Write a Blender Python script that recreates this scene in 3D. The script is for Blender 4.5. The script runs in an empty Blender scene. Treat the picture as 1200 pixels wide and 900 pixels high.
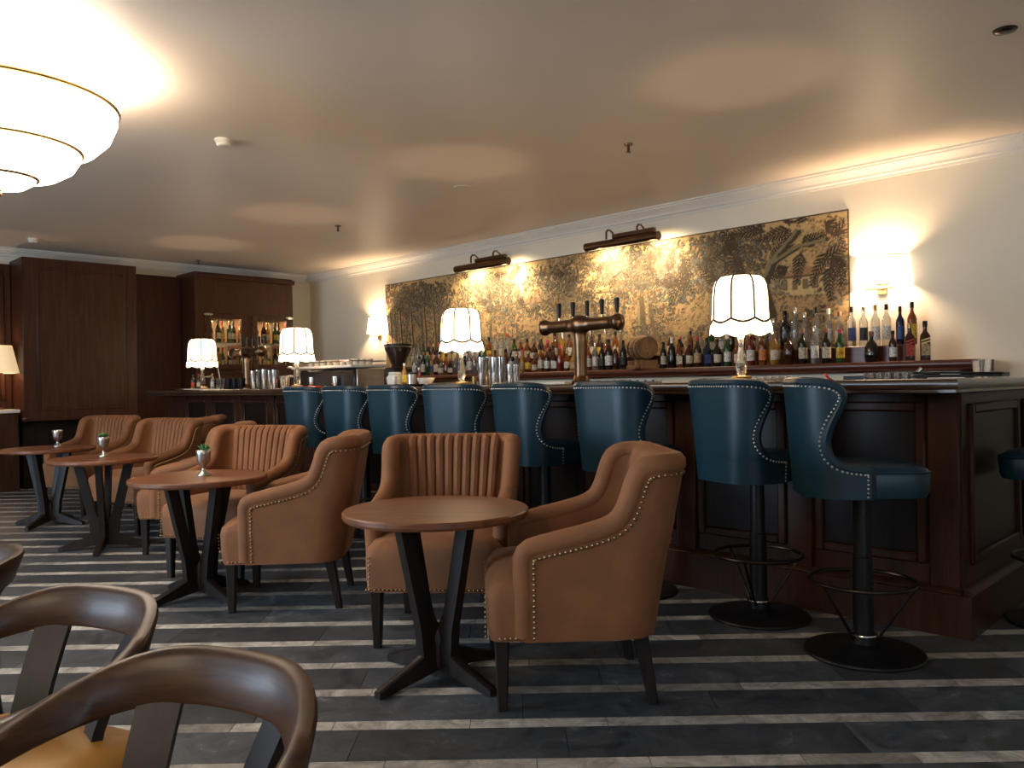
import bpy, bmesh, math, random
import numpy as np
from mathutils import Matrix, Vector
PI = math.pi
rnd = random.Random(7)
scene = bpy.context.scene
COL = scene.collection

# ------------------------------------------------------------------ camera, world, lights, exposure
CAM_H = 1.14
FPX = 950.0                      # focal length in pixels of the 1200x900 frame
ROLL = 0.0165
S2 = math.sqrt(0.5)
def cw(xc, zc):                  # (sideways, ahead) seen from the camera -> room X, Y (room axes follow the walls)
    return ((xc - zc) * S2, (xc + zc) * S2)
cam = bpy.data.cameras.new('camera')
cam.sensor_fit = 'HORIZONTAL'; cam.sensor_width = 36.0; cam.lens = 36.0 * FPX / 1200.0
cam.clip_start = 0.02; cam.clip_end = 100
co = bpy.data.objects.new('camera', cam); COL.objects.link(co)
fw = Vector((-S2, S2, 0)); rt0 = Vector((S2, S2, 0)); up0 = Vector((0, 0, 1))
rt = rt0 * math.cos(ROLL) - up0 * math.sin(ROLL); up = up0 * math.cos(ROLL) + rt0 * math.sin(ROLL)
m = Matrix((rt, up, -fw)).transposed().to_4x4(); m.translation = (0, 0, CAM_H); co.matrix_world = m
scene.camera = co
scene.view_settings.view_transform = 'Standard'; scene.view_settings.look = 'None'
scene.view_settings.gamma = 1.0; scene.view_settings.use_curve_mapping = False
scene.view_settings.exposure = 0.35
w = bpy.data.worlds.new('world'); scene.world = w; w.use_nodes = True
w.node_tree.nodes['Background'].inputs[0].default_value = (0.55, 0.68, 1.0, 1)
w.node_tree.nodes['Background'].inputs[1].default_value = 0.10
scene.cycles.max_bounces = 8; scene.cycles.diffuse_bounces = 4; scene.cycles.glossy_bounces = 3
scene.cycles.transmission_bounces = 6; scene.cycles.transparent_max_bounces = 8
scene.cycles.caustics_reflective = False; scene.cycles.caustics_refractive = False
scene.cycles.sample_clamp_indirect = 3.0
scene.cycles.use_denoising = True

def area_light(name, loc, target, sx, sy, power, color):
    d = bpy.data.lights.new(name, 'AREA'); d.shape = 'RECTANGLE'; d.size = sx; d.size_y = sy
    d.energy = power; d.color = color
    o = bpy.data.objects.new(name, d); COL.objects.link(o); o.location = loc
    o.rotation_euler = (Vector(target) - Vector(loc)).to_track_quat('-Z', 'Y').to_euler()
    return o
def point_light(name, loc, power, color, r=0.03):
    d = bpy.data.lights.new(name, 'POINT'); d.energy = power; d.color = color; d.shadow_soft_size = r
    o = bpy.data.objects.new(name, d); COL.objects.link(o); o.location = loc
    return o
def spot_light(name, loc, target, power, color, angle, blend=0.6, r=0.02):
    d = bpy.data.lights.new(name, 'SPOT'); d.energy = power; d.color = color; d.spot_size = math.radians(angle)
    d.spot_blend = blend; d.shadow_soft_size = r
    o = bpy.data.objects.new(name, d); COL.objects.link(o); o.location = loc
    o.rotation_euler = (Vector(target) - Vector(loc)).to_track_quat('-Z', 'Y').to_euler()
    return o
# daylight through the windows behind the camera
DAY = (0.60, 0.78, 1.0)
area_light('daylight_front', (-5.6, -4.42, 1.55), (-4.2, 3.0, 2.0), 4.0, 1.9, 260, DAY)
area_light('daylight_right', (3.42, -1.2, 1.55), (-3.0, 2.0, 2.6), 3.0, 1.9, 36, DAY)
WARM = (1.0, 0.69, 0.42)

# ------------------------------------------------------------------ mesh builder
class MB:
    def __init__(s): s.v = []; s.f = []
    def add(s, vs, fs):
        o = len(s.v); s.v.extend([tuple(p) for p in vs]); s.f.extend([tuple(i + o for i in f) for f in fs]); return s
    def box(s, x0, x1, y0, y1, z0, z1):
        v = [(x0,y0,z0),(x1,y0,z0),(x1,y1,z0),(x0,y1,z0),(x0,y0,z1),(x1,y0,z1),(x1,y1,z1),(x0,y1,z1)]
        return s.add(v, [(0,3,2,1),(4,5,6,7),(0,1,5,4),(1,2,6,5),(2,3,7,6),(3,0,4,7)])
    def bbox(s, x0, x1, y0, y1, z0, z1, b=0.005, seg=1):
        bm = bmesh.new(); bmesh.ops.create_cube(bm, size=1)
        bmesh.ops.scale(bm, vec=(x1-x0, y1-y0, z1-z0), verts=bm.verts)
        bmesh.ops.translate(bm, vec=((x0+x1)/2, (y0+y1)/2, (z0+z1)/2), verts=bm.verts)
        bmesh.ops.bevel(bm, geom=list(bm.edges), offset=b, segments=seg, affect='EDGES', profile=0.5)
        bm.verts.index_update()
        s.add([tuple(v.co) for v in bm.verts], [tuple(v.index for v in f.verts) for f in bm.faces]); bm.free(); return s
    def prism(s, poly, z0, z1, axes='xyz'):
        n = len(poly); pm = {'xyz': lambda a,b,c:(a,b,c), 'xzy': lambda a,b,c:(a,c,b), 'yzx': lambda a,b,c:(c,a,b)}[axes]
        v = [pm(a,b,z0) for a,b in poly] + [pm(a,b,z1) for a,b in poly]
        f = [tuple(range(n-1,-1,-1)), tuple(range(n, 2*n))] + [(i,(i+1)%n,n+(i+1)%n,n+i) for i in range(n)]
        return s.add(v, f)
    def lathe(s, prof, n=20, c=(0,0,0), cap0=True, cap1=True, rfun=None):
        v = []; f = []
        for (r, z) in prof:
            for k in range(n):
                a = 2*PI*k/n; rr = r if rfun is None else r*rfun(a, z)
                v.append((c[0]+rr*math.cos(a), c[1]+rr*math.sin(a), c[2]+z))
        for i in range(len(prof)-1):
            for k in range(n):
                f.append((i*n+k, i*n+(k+1)%n, (i+1)*n+(k+1)%n, (i+1)*n+k))
        if cap0: f.append(tuple(range(n-1,-1,-1)))
        if cap1: f.append(tuple(range((len(prof)-1)*n, len(prof)*n)))
        return s.add(v, f)
    def tube(s, pts, r, n=8, closed=False, sy=1.0):
        pts = [Vector(p) for p in pts]; N = len(pts); rs = r if isinstance(r, (list,tuple)) else [r]*N
        v = []; f = []; prev = None
        for i, p in enumerate(pts):
            if closed: t = pts[(i+1)%N]-pts[i-1]
            else: t = pts[min(i+1,N-1)]-pts[max(i-1,0)]
            t.normalize()
            if prev is None:
                a = Vector((0,0,1)) if abs(t.z) < 0.9 else Vector((1,0,0))
                u = t.cross(a).normalized()
            else:
                u = (prev - t*prev.dot(t)).normalized()
            prev = u; w2 = t.cross(u)
            for k in range(n):
                a = 2*PI*k/n; v.append(p + (u*math.cos(a) + w2*math.sin(a)*sy)*rs[i])
        for i in range(N if closed else N-1):
            j = (i+1)%N
            for k in range(n): f.append((i*n+k, i*n+(k+1)%n, j*n+(k+1)%n, j*n+k))
        if not closed: f.append(tuple(range(n-1,-1,-1))); f.append(tuple(range((N-1)*n, N*n)))
        return s.add(v, f)
    def rods(s, a, b, r, n=8): return s.tube([a,b], r, n)
    def ring(s, R, r, z, c=(0,0), n=32, m=8):
        return s.tube([(c[0]+R*math.cos(2*PI*k/n), c[1]+R*math.sin(2*PI*k/n), z) for k in range(n)], r, m, True)
    def loft(s, secs, cap=True, closed=True):
        n = len(secs[0]); v = [p for q in secs for p in q]; f = []
        for i in range(len(secs)-1):
            for k in range(n if closed else n-1): f.append((i*n+k, i*n+(k+1)%n, (i+1)*n+(k+1)%n, (i+1)*n+k))
        if cap: f.append(tuple(range(n-1,-1,-1))); f.append(tuple(range((len(secs)-1)*n, len(secs)*n)))
        return s.add(v, f)
    def nail(s, p, nrm, r=0.006):
        nrm = Vector(nrm).normalized(); a = Vector((0,0,1)) if abs(nrm.z) < 0.9 else Vector((1,0,0))
        u = nrm.cross(a).normalized(); w2 = nrm.cross(u); p = Vector(p)
        v = [p+(u*math.cos(PI*k/3)+w2*math.sin(PI*k/3))*r for k in range(6)]
        v += [p+(u*math.cos(PI*k/3)+w2*math.sin(PI*k/3))*r*0.6+nrm*r*0.5 for k in range(6)] + [p+nrm*r*0.7]
        return s.add(v, [(k,(k+1)%6,6+(k+1)%6,6+k) for k in range(6)] + [(6+k,6+(k+1)%6,12) for k in range(6)])
    def xf(s, mat, start=0):
        s.v[start:] = [tuple(mat @ Vector(p)) for p in s.v[start:]]; return s
    def mesh(s, name, mat, angle=40, fix=True):
        me = bpy.data.meshes.new(name); me.from_pydata(s.v, [], s.f)
        if fix:
            bm = bmesh.new(); bm.from_mesh(me); bmesh.ops.recalc_face_normals(bm, faces=bm.faces); bm.to_mesh(me); bm.free()
        me.shade_smooth()
        me.set_sharp_from_angle(angle=math.radians(angle))
        if mat is not None: me.materials.append(mat)
        return me

def put(name, me, parent=None, loc=(0,0,0), rz=0.0):
    o = bpy.data.objects.new(name, me); COL.objects.link(o); o.location = loc; o.rotation_euler = (0,0,rz)
    if parent is not None: o.parent = parent
    return o
def obj(name, mb, mat, parent=None, loc=(0,0,0), rz=0.0, angle=40, fix=True):
    return put(name, mb.mesh(name, mat, angle, fix), parent, loc, rz)
def tag(o, label, cat, group=None, kind=None):
    o['label'] = label; o['category'] = cat
    if group: o['group'] = group
    if kind: o['kind'] = kind
    return o
def thing(name, label, cat, loc=(0,0,0), rz=0.0, group=None):
    o = bpy.data.objects.new(name, None); COL.objects.link(o); o.location = loc; o.rotation_euler = (0,0,rz)
    o.empty_display_size = 0.1
    return tag(o, label, cat, group)
def kids(o): return [c for c in list(COL.objects) if c.parent == o]
KID = {}
def dup(root, loc, rz, label, group=None):
    if root.name not in KID:
        KID[root.name] = [(c, kids(c)) for c in kids(root)]
    r = root.copy(); COL.objects.link(r); r.location = loc; r.rotation_euler = (0,0,rz); r['label'] = label
    if group: r['group'] = group
    for c, gs in KID[root.name]:
        c2 = c.copy(); COL.objects.link(c2); c2.parent = r
        for g in gs:
            g2 = g.copy(); COL.objects.link(g2); g2.parent = c2
    return r
def struct(name, mb, mat, label, cat, angle=30):
    o = obj(name, mb, mat, angle=angle); return tag(o, label, cat, kind='structure')

# ------------------------------------------------------------------ materials
def nt(name):
    mt = bpy.data.materials.new(name); mt.use_nodes = True; n = mt.node_tree; return mt, n, n.nodes['Principled BSDF']
def setp(b, **k):
    for key, val in k.items():
        i = b.inputs[key.replace('_', ' ')]
        i.default_value = (*val, 1) if isinstance(val, tuple) and len(val) == 3 else val
def pbr(name, color, rough=0.5, metal=0.0, var=0.15, scale=8.0, bump=0.0, bscale=60.0, per_object=0.0, **k):
    mt, n, b = nt(name); setp(b, Roughness=rough, Metallic=metal, **k)
    tc = n.nodes.new('ShaderNodeTexCoord')
    no = n.nodes.new('ShaderNodeTexNoise'); no.inputs['Scale'].default_value = scale; no.inputs['Detail'].default_value = 5
    n.links.new(tc.outputs['Object'], no.inputs['Vector'])
    cr = n.nodes.new('ShaderNodeValToRGB'); cr.color_ramp.elements[0].position = 0.3; cr.color_ramp.elements[1].position = 0.7
    cr.color_ramp.elements[0].color = (*[c*(1-var) for c in color], 1); cr.color_ramp.elements[1].color = (*[min(1, c*(1+var)) for c in color], 1)
    n.links.new(no.outputs['Fac'], cr.inputs['Fac']); out = cr.outputs['Color']
    if per_object:
        oi = n.nodes.new('ShaderNodeObjectInfo'); hs = n.nodes.new('ShaderNodeHueSaturation')
        mr = n.nodes.new('ShaderNodeMapRange'); mr.inputs['To Min'].default_value = 1-per_object; mr.inputs['To Max'].default_value = 1+per_object
        n.links.new(oi.outputs['Random'], mr.inputs['Value']); n.links.new(mr.outputs['Result'], hs.inputs['Value'])
        n.links.new(out, hs.inputs['Color']); out = hs.outputs['Color']
    n.links.new(out, b.inputs['Base Color'])
    if bump:
        n2 = n.nodes.new('ShaderNodeTexNoise'); n2.inputs['Scale'].default_value = bscale; n2.inputs['Detail'].default_value = 4
        n.links.new(tc.outputs['Object'], n2.inputs['Vector'])
        bp = n.nodes.new('ShaderNodeBump'); bp.inputs['Strength'].default_value = bump; bp.inputs['Distance'].default_value = 0.01
        n.links.new(n2.outputs['Fac'], bp.inputs['Height']); n.links.new(bp.outputs['Normal'], b.inputs['Normal'])
    return mt
def wood(name, c1, c2, rough=0.35, stretch=(14, 14, 1.2), scale=2.0, coat=0.0, bump=0.05):
    mt, n, b = nt(name); setp(b, Roughness=rough)
    b.inputs['Coat Weight'].default_value = coat; b.inputs['Coat Roughness'].default_value = 0.15
    tc = n.nodes.new('ShaderNodeTexCoord'); mp = n.nodes.new('ShaderNodeMapping'); mp.inputs['Scale'].default_value = stretch
    n.links.new(tc.outputs['Object'], mp.inputs['Vector'])
    no = n.nodes.new('ShaderNodeTexNoise'); no.inputs['Scale'].default_value = scale; no.inputs['Detail'].default_value = 8; no.inputs['Distortion'].default_value = 0.8
    n.links.new(mp.outputs['Vector'], no.inputs['Vector'])
    cr = n.nodes.new('ShaderNodeValToRGB'); cr.color_ramp.elements[0].position = 0.32; cr.color_ramp.elements[1].position = 0.68
    cr.color_ramp.elements[0].color = (*c1, 1); cr.color_ramp.elements[1].color = (*c2, 1)
    n.links.new(no.outputs['Fac'], cr.inputs['Fac']); n.links.new(cr.outputs['Color'], b.inputs['Base Color'])
    bp = n.nodes.new('ShaderNodeBump'); bp.inputs['Strength'].default_value = bump; bp.inputs['Distance'].default_value = 0.004
    n.links.new(no.outputs['Fac'], bp.inputs['Height']); n.links.new(bp.outputs['Normal'], b.inputs['Normal'])
    return mt
def glow(name, color, strength, base=(0.9, 0.85, 0.75)):
    mt, n, b = nt(name); setp(b, Base_Color=base, Roughness=0.6)
    b.inputs['Emission Color'].default_value = (*color, 1); b.inputs['Emission Strength'].default_value = strength
    return mt
def glass(name, color, trans=0.9, rough=0.03):
    mt, n, b = nt(name); setp(b, Base_Color=color, Roughness=rough)
    b.inputs['Transmission Weight'].default_value = trans; b.inputs['IOR'].default_value = 1.45
    return mt
def stone(name, c1, c2, vein, rough):
    mt, n, b = nt(name); tc = n.nodes.new('ShaderNodeTexCoord'); oi = n.nodes.new('ShaderNodeObjectInfo'); ge = n.nodes.new('ShaderNodeNewGeometry')
    ad = n.nodes.new('ShaderNodeMath'); ad.operation = 'ADD'; n.links.new(oi.outputs['Random'], ad.inputs[0]); n.links.new(ge.outputs['Random Per Island'], ad.inputs[1])
    vm = n.nodes.new('ShaderNodeVectorMath'); vm.operation = 'ADD'; cx = n.nodes.new('ShaderNodeCombineXYZ')
    ml = n.nodes.new('ShaderNodeMath'); ml.operation = 'MULTIPLY'; ml.inputs[1].default_value = 37.0
    n.links.new(ad.outputs[0], ml.inputs[0]); n.links.new(ml.outputs[0], cx.inputs[2]); n.links.new(ge.outputs['Position'], vm.inputs[0]); n.links.new(cx.outputs[0], vm.inputs[1])
    no = n.nodes.new('ShaderNodeTexNoise'); no.inputs['Scale'].default_value = 6.5; no.inputs['Detail'].default_value = 10; no.inputs['Roughness'].default_value = 0.72; no.inputs['Distortion'].default_value = 1.6
    n.links.new(vm.outputs[0], no.inputs['Vector'])
    cr = n.nodes.new('ShaderNodeValToRGB'); e = cr.color_ramp.elements
    e[0].position = 0.36; e[0].color = (*c1, 1); e[1].position = 0.60; e[1].color = (*c2, 1)
    e2 = e.new(0.68); e2.color = (*vein, 1)
    n.links.new(no.outputs['Fac'], cr.inputs['Fac'])
    fr = n.nodes.new('ShaderNodeMath'); fr.operation = 'FRACT'; n.links.new(ad.outputs[0], fr.inputs[0])
    mr = n.nodes.new('ShaderNodeMapRange'); mr.inputs['To Min'].default_value = 0.62; mr.inputs['To Max'].default_value = 1.38
    n.links.new(fr.outputs[0], mr.inputs['Value'])
    hs = n.nodes.new('ShaderNodeHueSaturation'); n.links.new(mr.outputs['Result'], hs.inputs['Value']); n.links.new(cr.outputs['Color'], hs.inputs['Color'])
    n.links.new(hs.outputs['Color'], b.inputs['Base Color'])
    rr = n.nodes.new('ShaderNodeMapRange'); rr.inputs['To Min'].default_value = rough-0.1; rr.inputs['To Max'].default_value = rough+0.15
    n.links.new(no.outputs['Fac'], rr.inputs['Value']); n.links.new(rr.outputs['Result'], b.inputs['Roughness'])
    bp = n.nodes.new('ShaderNodeBump'); bp.inputs['Strength'].default_value = 0.12; bp.inputs['Distance'].default_value = 0.006
    n.links.new(no.outputs['Fac'], bp.inputs['Height']); n.links.new(bp.outputs['Normal'], b.inputs['Normal'])
    return mt

M = {}
M['ceiling'] = pbr('ceiling_paint', (0.82, 0.72, 0.615), 0.45, var=0.02, scale=1.5)
M['wall'] = pbr('wall_paint', (0.80, 0.73, 0.58), 0.6, var=0.02, scale=2)
M['plaster'] = pbr('cornice_plaster', (0.74, 0.70, 0.62), 0.55, var=0.02)
M['panel_wood'] = wood('mahogany_panelling', (0.029, 0.0075, 0.003), (0.060, 0.0185, 0.0068), 0.45, coat=0.0); M['panel_wood'].node_tree.nodes['Principled BSDF'].inputs['Specular IOR Level'].default_value = 0.3
M['bar_wood'] = wood('dark_bar_wood', (0.026, 0.0085, 0.004), (0.056, 0.020, 0.009), 0.40)
M['inset_wood'] = wood('black_brown_inset', (0.010, 0.006, 0.005), (0.018, 0.010, 0.008), 0.38)
M['bar_wood'].node_tree.nodes['Principled BSDF'].inputs['Specular IOR Level'].default_value = 0.25
M['inset_wood'].node_tree.nodes['Principled BSDF'].inputs['Specular IOR Level'].default_value = 0.2
M['counter'] = wood('polished_counter', (0.035, 0.017, 0.009), (0.075, 0.036, 0.018), 0.22, (1.2, 14, 14), coat=0.4)
M['shelf_wood'] = wood('red_mahogany_shelf', (0.060, 0.013, 0.006), (0.11, 0.029, 0.012), 0.38, (1.2, 14, 14), coat=0.05)
M['table_wood'] = wood('walnut_tabletop', (0.12, 0.040, 0.015), (0.23, 0.082, 0.030), 0.40, (2, 16, 16), coat=0.0)
M['leg_wood'] = wood('black_stained_wood', (0.009, 0.006, 0.005), (0.019, 0.013, 0.010), 0.42); M['leg_wood'].node_tree.nodes['Principled BSDF'].inputs['Specular IOR Level'].default_value = 0.3
M['bent_wood'] = wood('worn_brown_bentwood', (0.026, 0.010, 0.0035), (0.072, 0.030, 0.010), 0.42, (3, 3, 22), 2.5, coat=0.06)
M['velvet'] = pbr('tan_velvet', (0.222, 0.086, 0.030), 0.75, var=0.14, scale=7, bump=0.03, bscale=240, per_object=0.05, Sheen_Weight=0.22, Sheen_Roughness=0.35)
for nd in M['velvet'].node_tree.nodes:
    if nd.type == 'BSDF_PRINCIPLED': nd.inputs['Sheen Tint'].default_value = (1, 0.55, 0.28, 1)
M['teal'] = pbr('teal_leather', (0.0045, 0.027, 0.042), 0.36, var=0.15, scale=5, bump=0.03, bscale=150)
M['piping'] = pbr('dark_piping', (0.012, 0.016, 0.018), 0.4)
M['bent_wood'].node_tree.nodes['Principled BSDF'].inputs['Specular IOR Level'].default_value = 0.35
M['mustard'] = pbr('mustard_leather', (0.42, 0.20, 0.035), 0.4, var=0.2, scale=6)
M['nail'] = pbr('antique_brass_nail', (0.34, 0.22, 0.11), 0.35, 1.0)
M['steel_nail'] = pbr('pewter_nail', (0.55, 0.52, 0.48), 0.3, 1.0)
M['black_metal'] = pbr('black_powder_coat', (0.008, 0.008, 0.009), 0.42, 0.3)
M['iron'] = pbr('dark_bronze_rod', (0.045, 0.034, 0.028), 0.35, 0.9)
M['brass'] = pbr('aged_brass', (0.42, 0.27, 0.10), 0.3, 1.0, var=0.2)
M['bronze'] = pbr('brown_bronze', (0.16, 0.095, 0.055), 0.3, 1.0, var=0.25)
M['chrome'] = pbr('polished_steel', (0.72, 0.70, 0.67), 0.15, 1.0, var=0.05)
M['pewter'] = pbr('pewter_cup', (0.50, 0.47, 0.43), 0.3, 1.0)
M['black'] = pbr('black_plastic', (0.008, 0.008, 0.009), 0.35)
M['black'].node_tree.nodes['Principled BSDF'].inputs['Specular IOR Level'].default_value = 0.25
M['white'] = pbr('white_ceramic', (0.75, 0.70, 0.60), 0.3, var=0.03)
M['paper'] = pbr('white_paper', (0.72, 0.68, 0.58), 0.8, var=0.03)
M['shade'] = glow('lit_fabric_shade', (1.0, 0.73, 0.45), 4.4)
M['sconce'] = glow('lit_sconce_shade', (1.0, 0.76, 0.52), 6.0)
M['opal'] = glow('lit_opal_glass', (1.0, 0.84, 0.66), 8.0)
M['cream_shade'] = glow('lit_cream_shade', (1.0, 0.70, 0.38), 0.55, (0.7, 0.6, 0.42))
M['cab_light'] = glow('cabinet_tube', (1.0, 0.82, 0.5), 6.0)
M['trim_braid'] = pbr('brown_braid', (0.07, 0.042, 0.022), 0.9)
M['crystal'] = glass('crystal', (0.95, 0.93, 0.88), 0.95, 0.02)
M['clear'] = glass('clear_glass', (0.95, 0.96, 0.95), 0.95, 0.02)
def thin_glass(name):
    mt = bpy.data.materials.new(name); mt.use_nodes = True; n = mt.node_tree; n.nodes.remove(n.nodes['Principled BSDF'])
    a = n.nodes.new('ShaderNodeBsdfTransparent'); g = n.nodes.new('ShaderNodeBsdfGlossy'); g.inputs['Roughness'].default_value = 0.02
    lw = n.nodes.new('ShaderNodeFresnel'); lw.inputs['IOR'].default_value = 1.3; mx = n.nodes.new('ShaderNodeMixShader')
    a.inputs['Color'].default_value = (0.96, 0.97, 0.96, 1)
    n.links.new(lw.outputs[0], mx.inputs[0]); n.links.new(a.outputs[0], mx.inputs[1]); n.links.new(g.outputs[0], mx.inputs[2])
    n.links.new(mx.outputs[0], n.nodes['Material Output'].inputs['Surface']); return mt
M['pane'] = thin_glass('cabinet_pane')
M['leaf'] = pbr('succulent_green', (0.09, 0.22, 0.07), 0.5, var=0.4, scale=20)
M['stone_dark'] = stone('slate_tile', (0.030, 0.035, 0.042), (0.088, 0.098, 0.110), (0.19, 0.20, 0.20), 0.40)
M['stone_light'] = stone('travertine_tile', (0.19, 0.175, 0.150), (0.52, 0.50, 0.455), (0.64, 0.62, 0.57), 0.42)
M['mirror'] = pbr('gold_tinted_mirror', (0.80, 0.66, 0.42), 0.12, 0.9, var=0.05)
M['grout'] = pbr('dark_grout', (0.020, 0.020, 0.020), 0.8)
# ------------------------------------------------------------------ the room
XL, XR, YF, YB, ZC = -11.1, 3.6, -4.6, 6.7, 2.86
T = 0.2
fl = struct('floor', MB().box(XL-T, XR+T, YF-T, YB+T, -0.12, -0.004), M['grout'], 'floor of dark slate strips between narrow pale stone strips', 'floor')
# striped stone tiles: rows run square to the camera's view, 45 degrees to the walls
PITCH, LW, FAR0 = 0.2945, 0.070, 2.467
fr = random.Random(3)
def tile_mesh(name, L, W, mat):
    g = 0.0012
    b = MB().box(-L/2+g, L/2-g, -W/2+g, W/2-g, -0.012, 0.0); me = b.mesh(name, mat, 30); return me
TL = [tile_mesh('tile_light', 0.46, LW, M['stone_light']), tile_mesh('tile_light', 0.34, LW, M['stone_light'])]
TD = [tile_mesh('tile_dark', 0.92, PITCH-LW, M['stone_dark']), tile_mesh('tile_dark', 0.68, PITCH-LW, M['stone_dark'])]
cands = []
for k in range(-24, 46):
    far = FAR0 + PITCH*k
    for kind, yc, Ls, wd in (('l', far-LW/2, (0.46, 0.34), LW), ('d', far+(PITCH-LW)/2, (0.92, 0.68), PITCH-LW)):
        x = -11.0 + fr.uniform(0, 0.8)
        while x < 11.0:
            q = 0 if fr.random() < 0.6 else 1; L = Ls[q]
            X, Y = cw(x+L/2, yc)
            if XL+0.02 < X < XR-0.02 and YF+0.02 < Y < YB-0.02 and not (Y > 4.25 and -9.3 < X < -1.6):
                seen = yc > 1.7 and abs(x+L/2) < 0.64*yc + L/2
                area = L*wd/(yc**3) if yc > 0.2 else 0
                cands.append((area if seen and yc > 1.75 else 0, kind, q, x+L/2, yc, L, wd))
            x += L
cands.sort(key=lambda c: -c[0])
rest = {'l': MB(), 'd': MB()}
for i, (a, kind, q, xc, yc, L, wd) in enumerate(cands):
    X, Y = cw(xc, yc)
    if i < 290 and a > 0:
        put('tile', (TL if kind == 'l' else TD)[q], fl, (X, Y, 0.0), PI/4)
    else:
        h, v = (L/2-0.0012), (wd/2-0.0012); mb = rest[kind]; st = len(mb.v)
        mb.add([(-h,-v,0),(h,-v,0),(h,v,0),(-h,v,0),(-h,-v,-0.012),(h,-v,-0.012),(h,v,-0.012),(-h,v,-0.012)], [(0,1,2,3),(0,4,5,1),(1,5,6,2),(2,6,7,3),(3,7,4,0)])
        mb.xf(Matrix.Translation((X,Y,0)) @ Matrix.Rotation(PI/4, 4, 'Z'), st)
for kind, nm, mt in (('l', 'pale_tiles', 'stone_light'), ('d', 'slate_tiles', 'stone_dark')):
    o = obj(nm, rest[kind], M[mt], fl, fix=False, angle=30); o['kind'] = 'stuff'

ce = struct('ceiling', MB().box(XL-T, XR+T, YF-T, YB+T, ZC, ZC+0.15), M['ceiling'], 'smooth off-white painted ceiling', 'ceiling')
struct('wall_back', MB().box(XL-T, XR+T, YB, YB+T, -0.1, ZC), M['wall'], 'cream painted wall behind the bar', 'wall')
struct('wall_left', MB().box(XL-T, XL, YF-T, YB, -0.1, ZC), M['wall'], 'cream wall behind the wooden panelling', 'wall')
def holed_wall(name, x0, x1, z0, z1, holes, place, label):
    mb = MB(); xs = sorted({x0, x1, *[h for a in holes for h in a[:2]]})
    for a, b in zip(xs, xs[1:]):
        h = [q for q in holes if q[0] <= a and b <= q[1]]
        if h: mb.box(a, b, 0, T, z0, h[0][2]); mb.box(a, b, 0, T, h[0][3], z1)
        else: mb.box(a, b, 0, T, z0, z1)
    mb.xf(place); return struct(name, mb, M['wall'], label, 'wall')
PF = Matrix.Translation((0, YF-T, 0))
PR = Matrix.Translation((XR+T, 0, 0)) @ Matrix.Rotation(PI/2, 4, 'Z')
holed_wall('wall_front', XL-T, XR+T, -0.1, ZC, [(-7.6, -3.6, 0.6, 2.5)], PF, 'cream wall with the window behind the camera')
holed_wall('wall_right', YF-T, YB+T, -0.1, ZC, [(-2.7, 0.3, 0.6, 2.5)], PR, 'cream wall with the side window')
def window(name, x0, x1, z0, z1, place, label):
    fm = MB()
    for a, b, c, d in ((x0, x0+.06, z0, z1), (x1-.06, x1, z0, z1), (x0, x1, z0, z0+.06), (x0, x1, z1-.06, z1)): fm.box(a, b, 0.06, 0.13, c, d)
    fm.xf(place); o = struct(name, fm, M['plaster'], label, 'window')
    for k in range(1, 4):
        x = x0 + (x1-x0)*k/4; obj('mullion', MB().box(x-.025, x+.025, 0.07, 0.12, z0+.05, z1-.05).xf(place), M['plaster'], o)
window('window_1', -7.6, -3.6, 0.6, 2.5, PF, 'white framed window behind the camera')
window('window_2', -2.7, 0.3, 0.6, 2.5, PR, 'white framed window in the side wall')

# cornices
def cornice(name, p0, p1, inward, label):
    prof = [(0,-0.125),(0.012,-0.125),(0.016,-0.105),(0.030,-0.098),(0.034,-0.080),(0.055,-0.050),(0.078,-0.032),(0.082,-0.018),(0.10,-0.014),(0.10,0),(0,0)]
    p0 = Vector(p0); p1 = Vector(p1); iw = Vector(inward)
    secs = [[tuple(p + iw*a + Vector((0,0,b))) for a, b in prof] for p in (p0, p1)]
    return struct(name, MB().loft(secs), M['plaster'], label, 'cornice', angle=20)
cornice('trim_1', (XL, YB, ZC), (XR, YB, ZC), (0,-1,0), 'white stepped cornice over the tapestry wall')
cornice('trim_2', (XL, YF, ZC), (XL, YB-0.1, ZC), (1,0,0), 'white cornice above the wooden panelling')
pb = MB().bbox(XR-0.02, XR, YF, YB, 0, 0.12, 0.004); struct('baseboard_right', pb, M['bar_wood'], 'dark baseboard on the side wall', 'baseboard')

# wood panelled block on the left wall
def framed(x, y0, y1, z0, z1, parent, wf=0.05, dep=0.018, mat='panel_wood', inset='panel_wood', names=('panel', 'panel_frame'), d=1):
    # a raised moulding frame and its inset panel on a plane x = const facing +x
    fm = MB()
    for a, b, c, e in ((y0, y0+wf, z0, z1), (y1-wf, y1, z0, z1), (y0+wf, y1-wf, z0, z0+wf), (y0+wf, y1-wf, z1-wf, z1)):
        fm.bbox(x, x+dep, a, b, c, e, 0.006)
    obj(names[1], fm, M[mat], parent)
    obj(names[0], MB().bbox(x, x+0.006, y0+wf, y1-wf, z0+wf, z1-wf, 0.002), M[inset], parent)
pb = thing('panelled_block', 'broad mahogany panelled pier between the cream shade lamp and the bar', 'panelling', (-10.8, 3.25, 0))
def loc(mb, o): return mb.xf(Matrix.Translation(-Vector(o.location)))
def framed_in(o, *a, **k):
    st = [c.name for c in COL.objects]; st = set(st)
    framed(*a, parent=o, **k)
    for c in list(COL.objects):
        if c.name not in st: c.data.transform(Matrix.Translation(-Vector(o.location)))
obj('carcass', loc(MB().bbox(XL+0.005, -10.55, 2.62, 3.89, 0.82, 2.70, 0.006), pb), M['panel_wood'], pb)
obj('plinth', loc(MB().bbox(XL+0.005, -10.80, 2.66, 3.85, 0.0, 0.82, 0.006), pb), M['inset_wood'], pb)
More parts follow.
